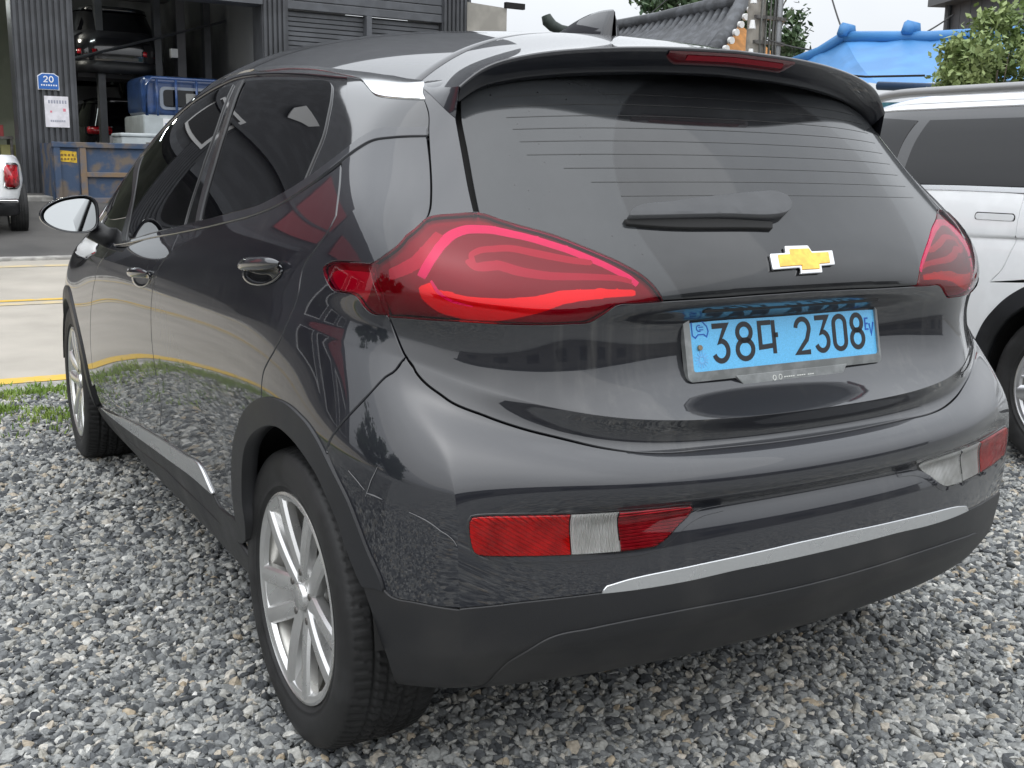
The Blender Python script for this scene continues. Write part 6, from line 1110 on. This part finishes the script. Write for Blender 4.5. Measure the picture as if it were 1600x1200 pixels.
up18 = lambda u: (u, 18.1)
rdoor_s = qd+[p for p in ro if p[1] < qd[-1][1] and p[0] > 6.3][::-1][:0]+[p for p in ro[:8]][::-1]+[inv_st(SUVB, .62, .42, 7.2, 4)]+bd+[up18(8.2), up18(7.6)]
suv_both('rear_door', rdoor_s, WHITE)
suv_both('front_door', bd[::-1]+[inv_st(SUVB, 2.12, .42, 9.8, 4)]+fdp[1:]+[up18(10.6), up18(9.4), up18(8.4)], WHITE)
qp = [qd[0]]+[up18(6), up18(5), up18(4), (4.0, 14), (4.0, 9), (4.1, 5), (4.6, lo)]+[p for p in ro[8:]][::-1]+[qd[4], qd[3], qd[2], qd[1]]
suv_both('quarter_panel', qp, WHITE)
suv_both('front_fender', [up18(10.7), up18(12), (13.3, 17.5), (13.4, 10), (13.3, 5), (12.95, lo)]+fo2[1:-1]+fdp[1:], WHITE)
panel('tailgate', sym([(0, 18), (2, 18.1), (4.0, 18.1), (4.0, 14), (4.0, 9), (3.0, 8.8), (0, 8.8)]), WHITE, suv, B=SUVB, h=.06, hb=.03, tmax=.5); panel('rear_bumper', sym([(0, 8.7), (3, 8.7), (4.0, 8.9), (4.1, 5), (4.6, lo), (2, lo), (0, lo)]), WHITE, suv, B=SUVB, h=.06, hb=.03, tmax=.5)
panel('rear_glass', sym([(0, 18.2), (2, 18.2), (3.6, 18.3), (3.6, 21.8), (0, 21.8)]), SGLASS, suv, B=SUVB, h=.06, hb=.03, tmax=.5)
suv_both('rear_arch_cladding', ro+ri_[::-1], PLAST, off=.008, thick=.04, gap=0); suv_both('front_arch_cladding', fo2+fi2[::-1], PLAST, off=.008, thick=.04, gap=0)
suv_both('sill_cladding', [inv_st(SUVB, .45, .40, 7, 3.5), inv_st(SUVB, 1.2, .41, 8.3, 4), inv_st(SUVB, 2.24, .40, 10, 4), (10.4, .6), (8, .5), (7.1, .6)], PLAST, off=.004)
suv_both('window_surround', [up18(3.8), (3.8, 21.5), (6, 21.6), (9, 21.6), (11.6, 21.5), (12.2, 20), (12.0, 18.2), (10, 18.15), (7, 18.15), (5, 18.15)], GBLACK, off=-.006, gap=0)
suv_both('cant_rail', [(3.9, 21.6), (6, 21.65), (9, 21.65), (11.6, 21.55), (12.4, 20), (12.6, 20.4), (12.3, 21.9), (9, 21.97), (6, 21.97), (4.2, 21.9)], WHITE, off=.001, gap=.001)
def wq(y0, y1, z0, z1, k0=0., k1=0.): return [inv_st(SUVB, y0, z0, 7, 19), inv_st(SUVB, (y0+y1)/2, z0, 8, 19), inv_st(SUVB, y1, z0, 8.5, 19), inv_st(SUVB, y1+k1, z1, 8.5, 21), inv_st(SUVB, (y0+y1)/2, z1, 8, 21), inv_st(SUVB, y0+k0, z1, 7, 21)]
suv_both('rear_door_glass', wq(.20, .98, 1.19, 1.485, .1, -.05), SGLASS, off=-.002, gap=.001); suv_both('front_door_glass', wq(1.045, 2.0, 1.19, 1.485, -.045, -.65), SGLASS, off=-.002, gap=.001)
suv_both('quarter_glass', wq(-.34, .12, 1.20, 1.45, .16, .10), SGLASS, off=-.002, gap=.001)
suv_both('belt_moulding', [inv_st(SUVB, y, z, 7.5, 18) for y, z in ((-.1, 1.165), (.6, 1.165), (1.3, 1.165), (2.2, 1.15), (2.2, 1.18), (1.3, 1.185), (.6, 1.185), (-.1, 1.185))], SATIN, off=.003, gap=0)
panel('windshield', [(13.2, 18.2), (13.1, 19.5), (13.15, 21.8), (16, 21.8), (18.85, 21.8), (18.9, 19.5), (18.8, 18.2), (16, 18.1)], SGLASS, suv, B=SUVB, h=.08, hb=.04, tmax=.5); panel('hood', [(13.4, 9), (13.3, 17.6), (16, 17.9), (18.7, 17.6), (18.6, 9), (16, 9)], WHITE, suv, B=SUVB, h=.08, hb=.04, tmax=.6); panel('front_bumper', [(13.3, 3.6), (13.4, 8.9), (16, 8.9), (18.6, 8.9), (18.7, 3.6), (16, 3.6)], WHITE, suv, B=SUVB, h=.08, hb=.04, tmax=.6)
ed = SUVB(np.linspace(5.0, 12.6, 40), np.full(40, 22.))[0]; rp2 = []
for v in np.linspace(-1, 1, 33): rp2.append([(-e[0]*v*-1*-1 if False else -abs(e[0])*v, e[1], e[2]+.085*(1-abs(v)**2.6)) for e in ed])
grid_obj('roof', np.array(rp2), WHITE, suv)
for sx in (-1, 1):
    V = []; pts = [(sx*(abs(e[0])-.015), e[1], e[2]+.055) for e in ed[4:30]]
    MB().tube([(pts[0][0], pts[0][1]-.1, pts[0][2]-.05)]+pts+[(pts[-1][0], pts[-1][1]+.12, pts[-1][2]-.06)], .022, 10).build('roof_rail', mat('grey_roof_rail', (.30, .30, .30), .4, .5), suv, smooth=True)
def hdl(y, L_, z=1.058):
    u, t = inv_st(SUVB, y, z, 7.5, 16); pr = rrect(L_/2, .016, .014); n = len(pr); P, N, _, _ = SUVB([u], [t]); P, N = P[0], N[0]
    for s_ in (1, -1):
        fr = (P*np.array([s_, 1, 1]), np.array([0, 1., 0]), np.array([0, 0, 1.]), N*np.array([s_, 1, 1])); ring_part('handle_gap', [(a*1.03, b*1.16) for a, b in pr], [(a*.985, b*.9) for a, b in pr], .001, BLACK, suv, fr, .0012); flat_part('door_handle', [(a*.975, b*.86) for a, b in pr], .004, WHITE, suv, fr, .001, .001)
hdl(.42, .19); hdl(1.42, .19)
def spoke_rim():
    me = rim_face(5, False); me.materials.append(mat('machined_alloy', (.62, .62, .63), .28, .9)); WPROTO['suv'] = me
spoke_rim()
for sx in (-1, 1):
    for wy in (0, SW_): wheel(suv, sx*.80, wy, .357, sx, scale=1.115, rimkey='suv', spin=.2)
for sx in (-1, 1):
    for wy in (0, SW_):
        pr = [[(sx*x_, wy+.42*math.cos(a), .37+.42*math.sin(a)) for x_ in (.50, .885)] for a in [math.radians(0+180*k/20) for k in range(21)]]; grid_obj('wheel_liner', np.array(pr), BLACK, suv)
        V = [(sx*.5, wy, .37)]+[p[0] for p in pr]; mesh('wheel_liner_back', V, [(0, i, i+1) for i in range(1, len(pr))], BLACK, suv)
MB().box(-.7, .7, .0, 3.2, .22, .30).build('underbody', BLACK, suv)
for s_ in (1, -1):
    q_ = [(3.0, 16.2), (4.2, 16.2), (4.5, 15.2), (4.2, 14.2), (3.0, 14.4)]; panel('tail_lamp', q_ if s_ > 0 else mir(q_), REDL, suv, B=SUVB, off=.004, h=.05)
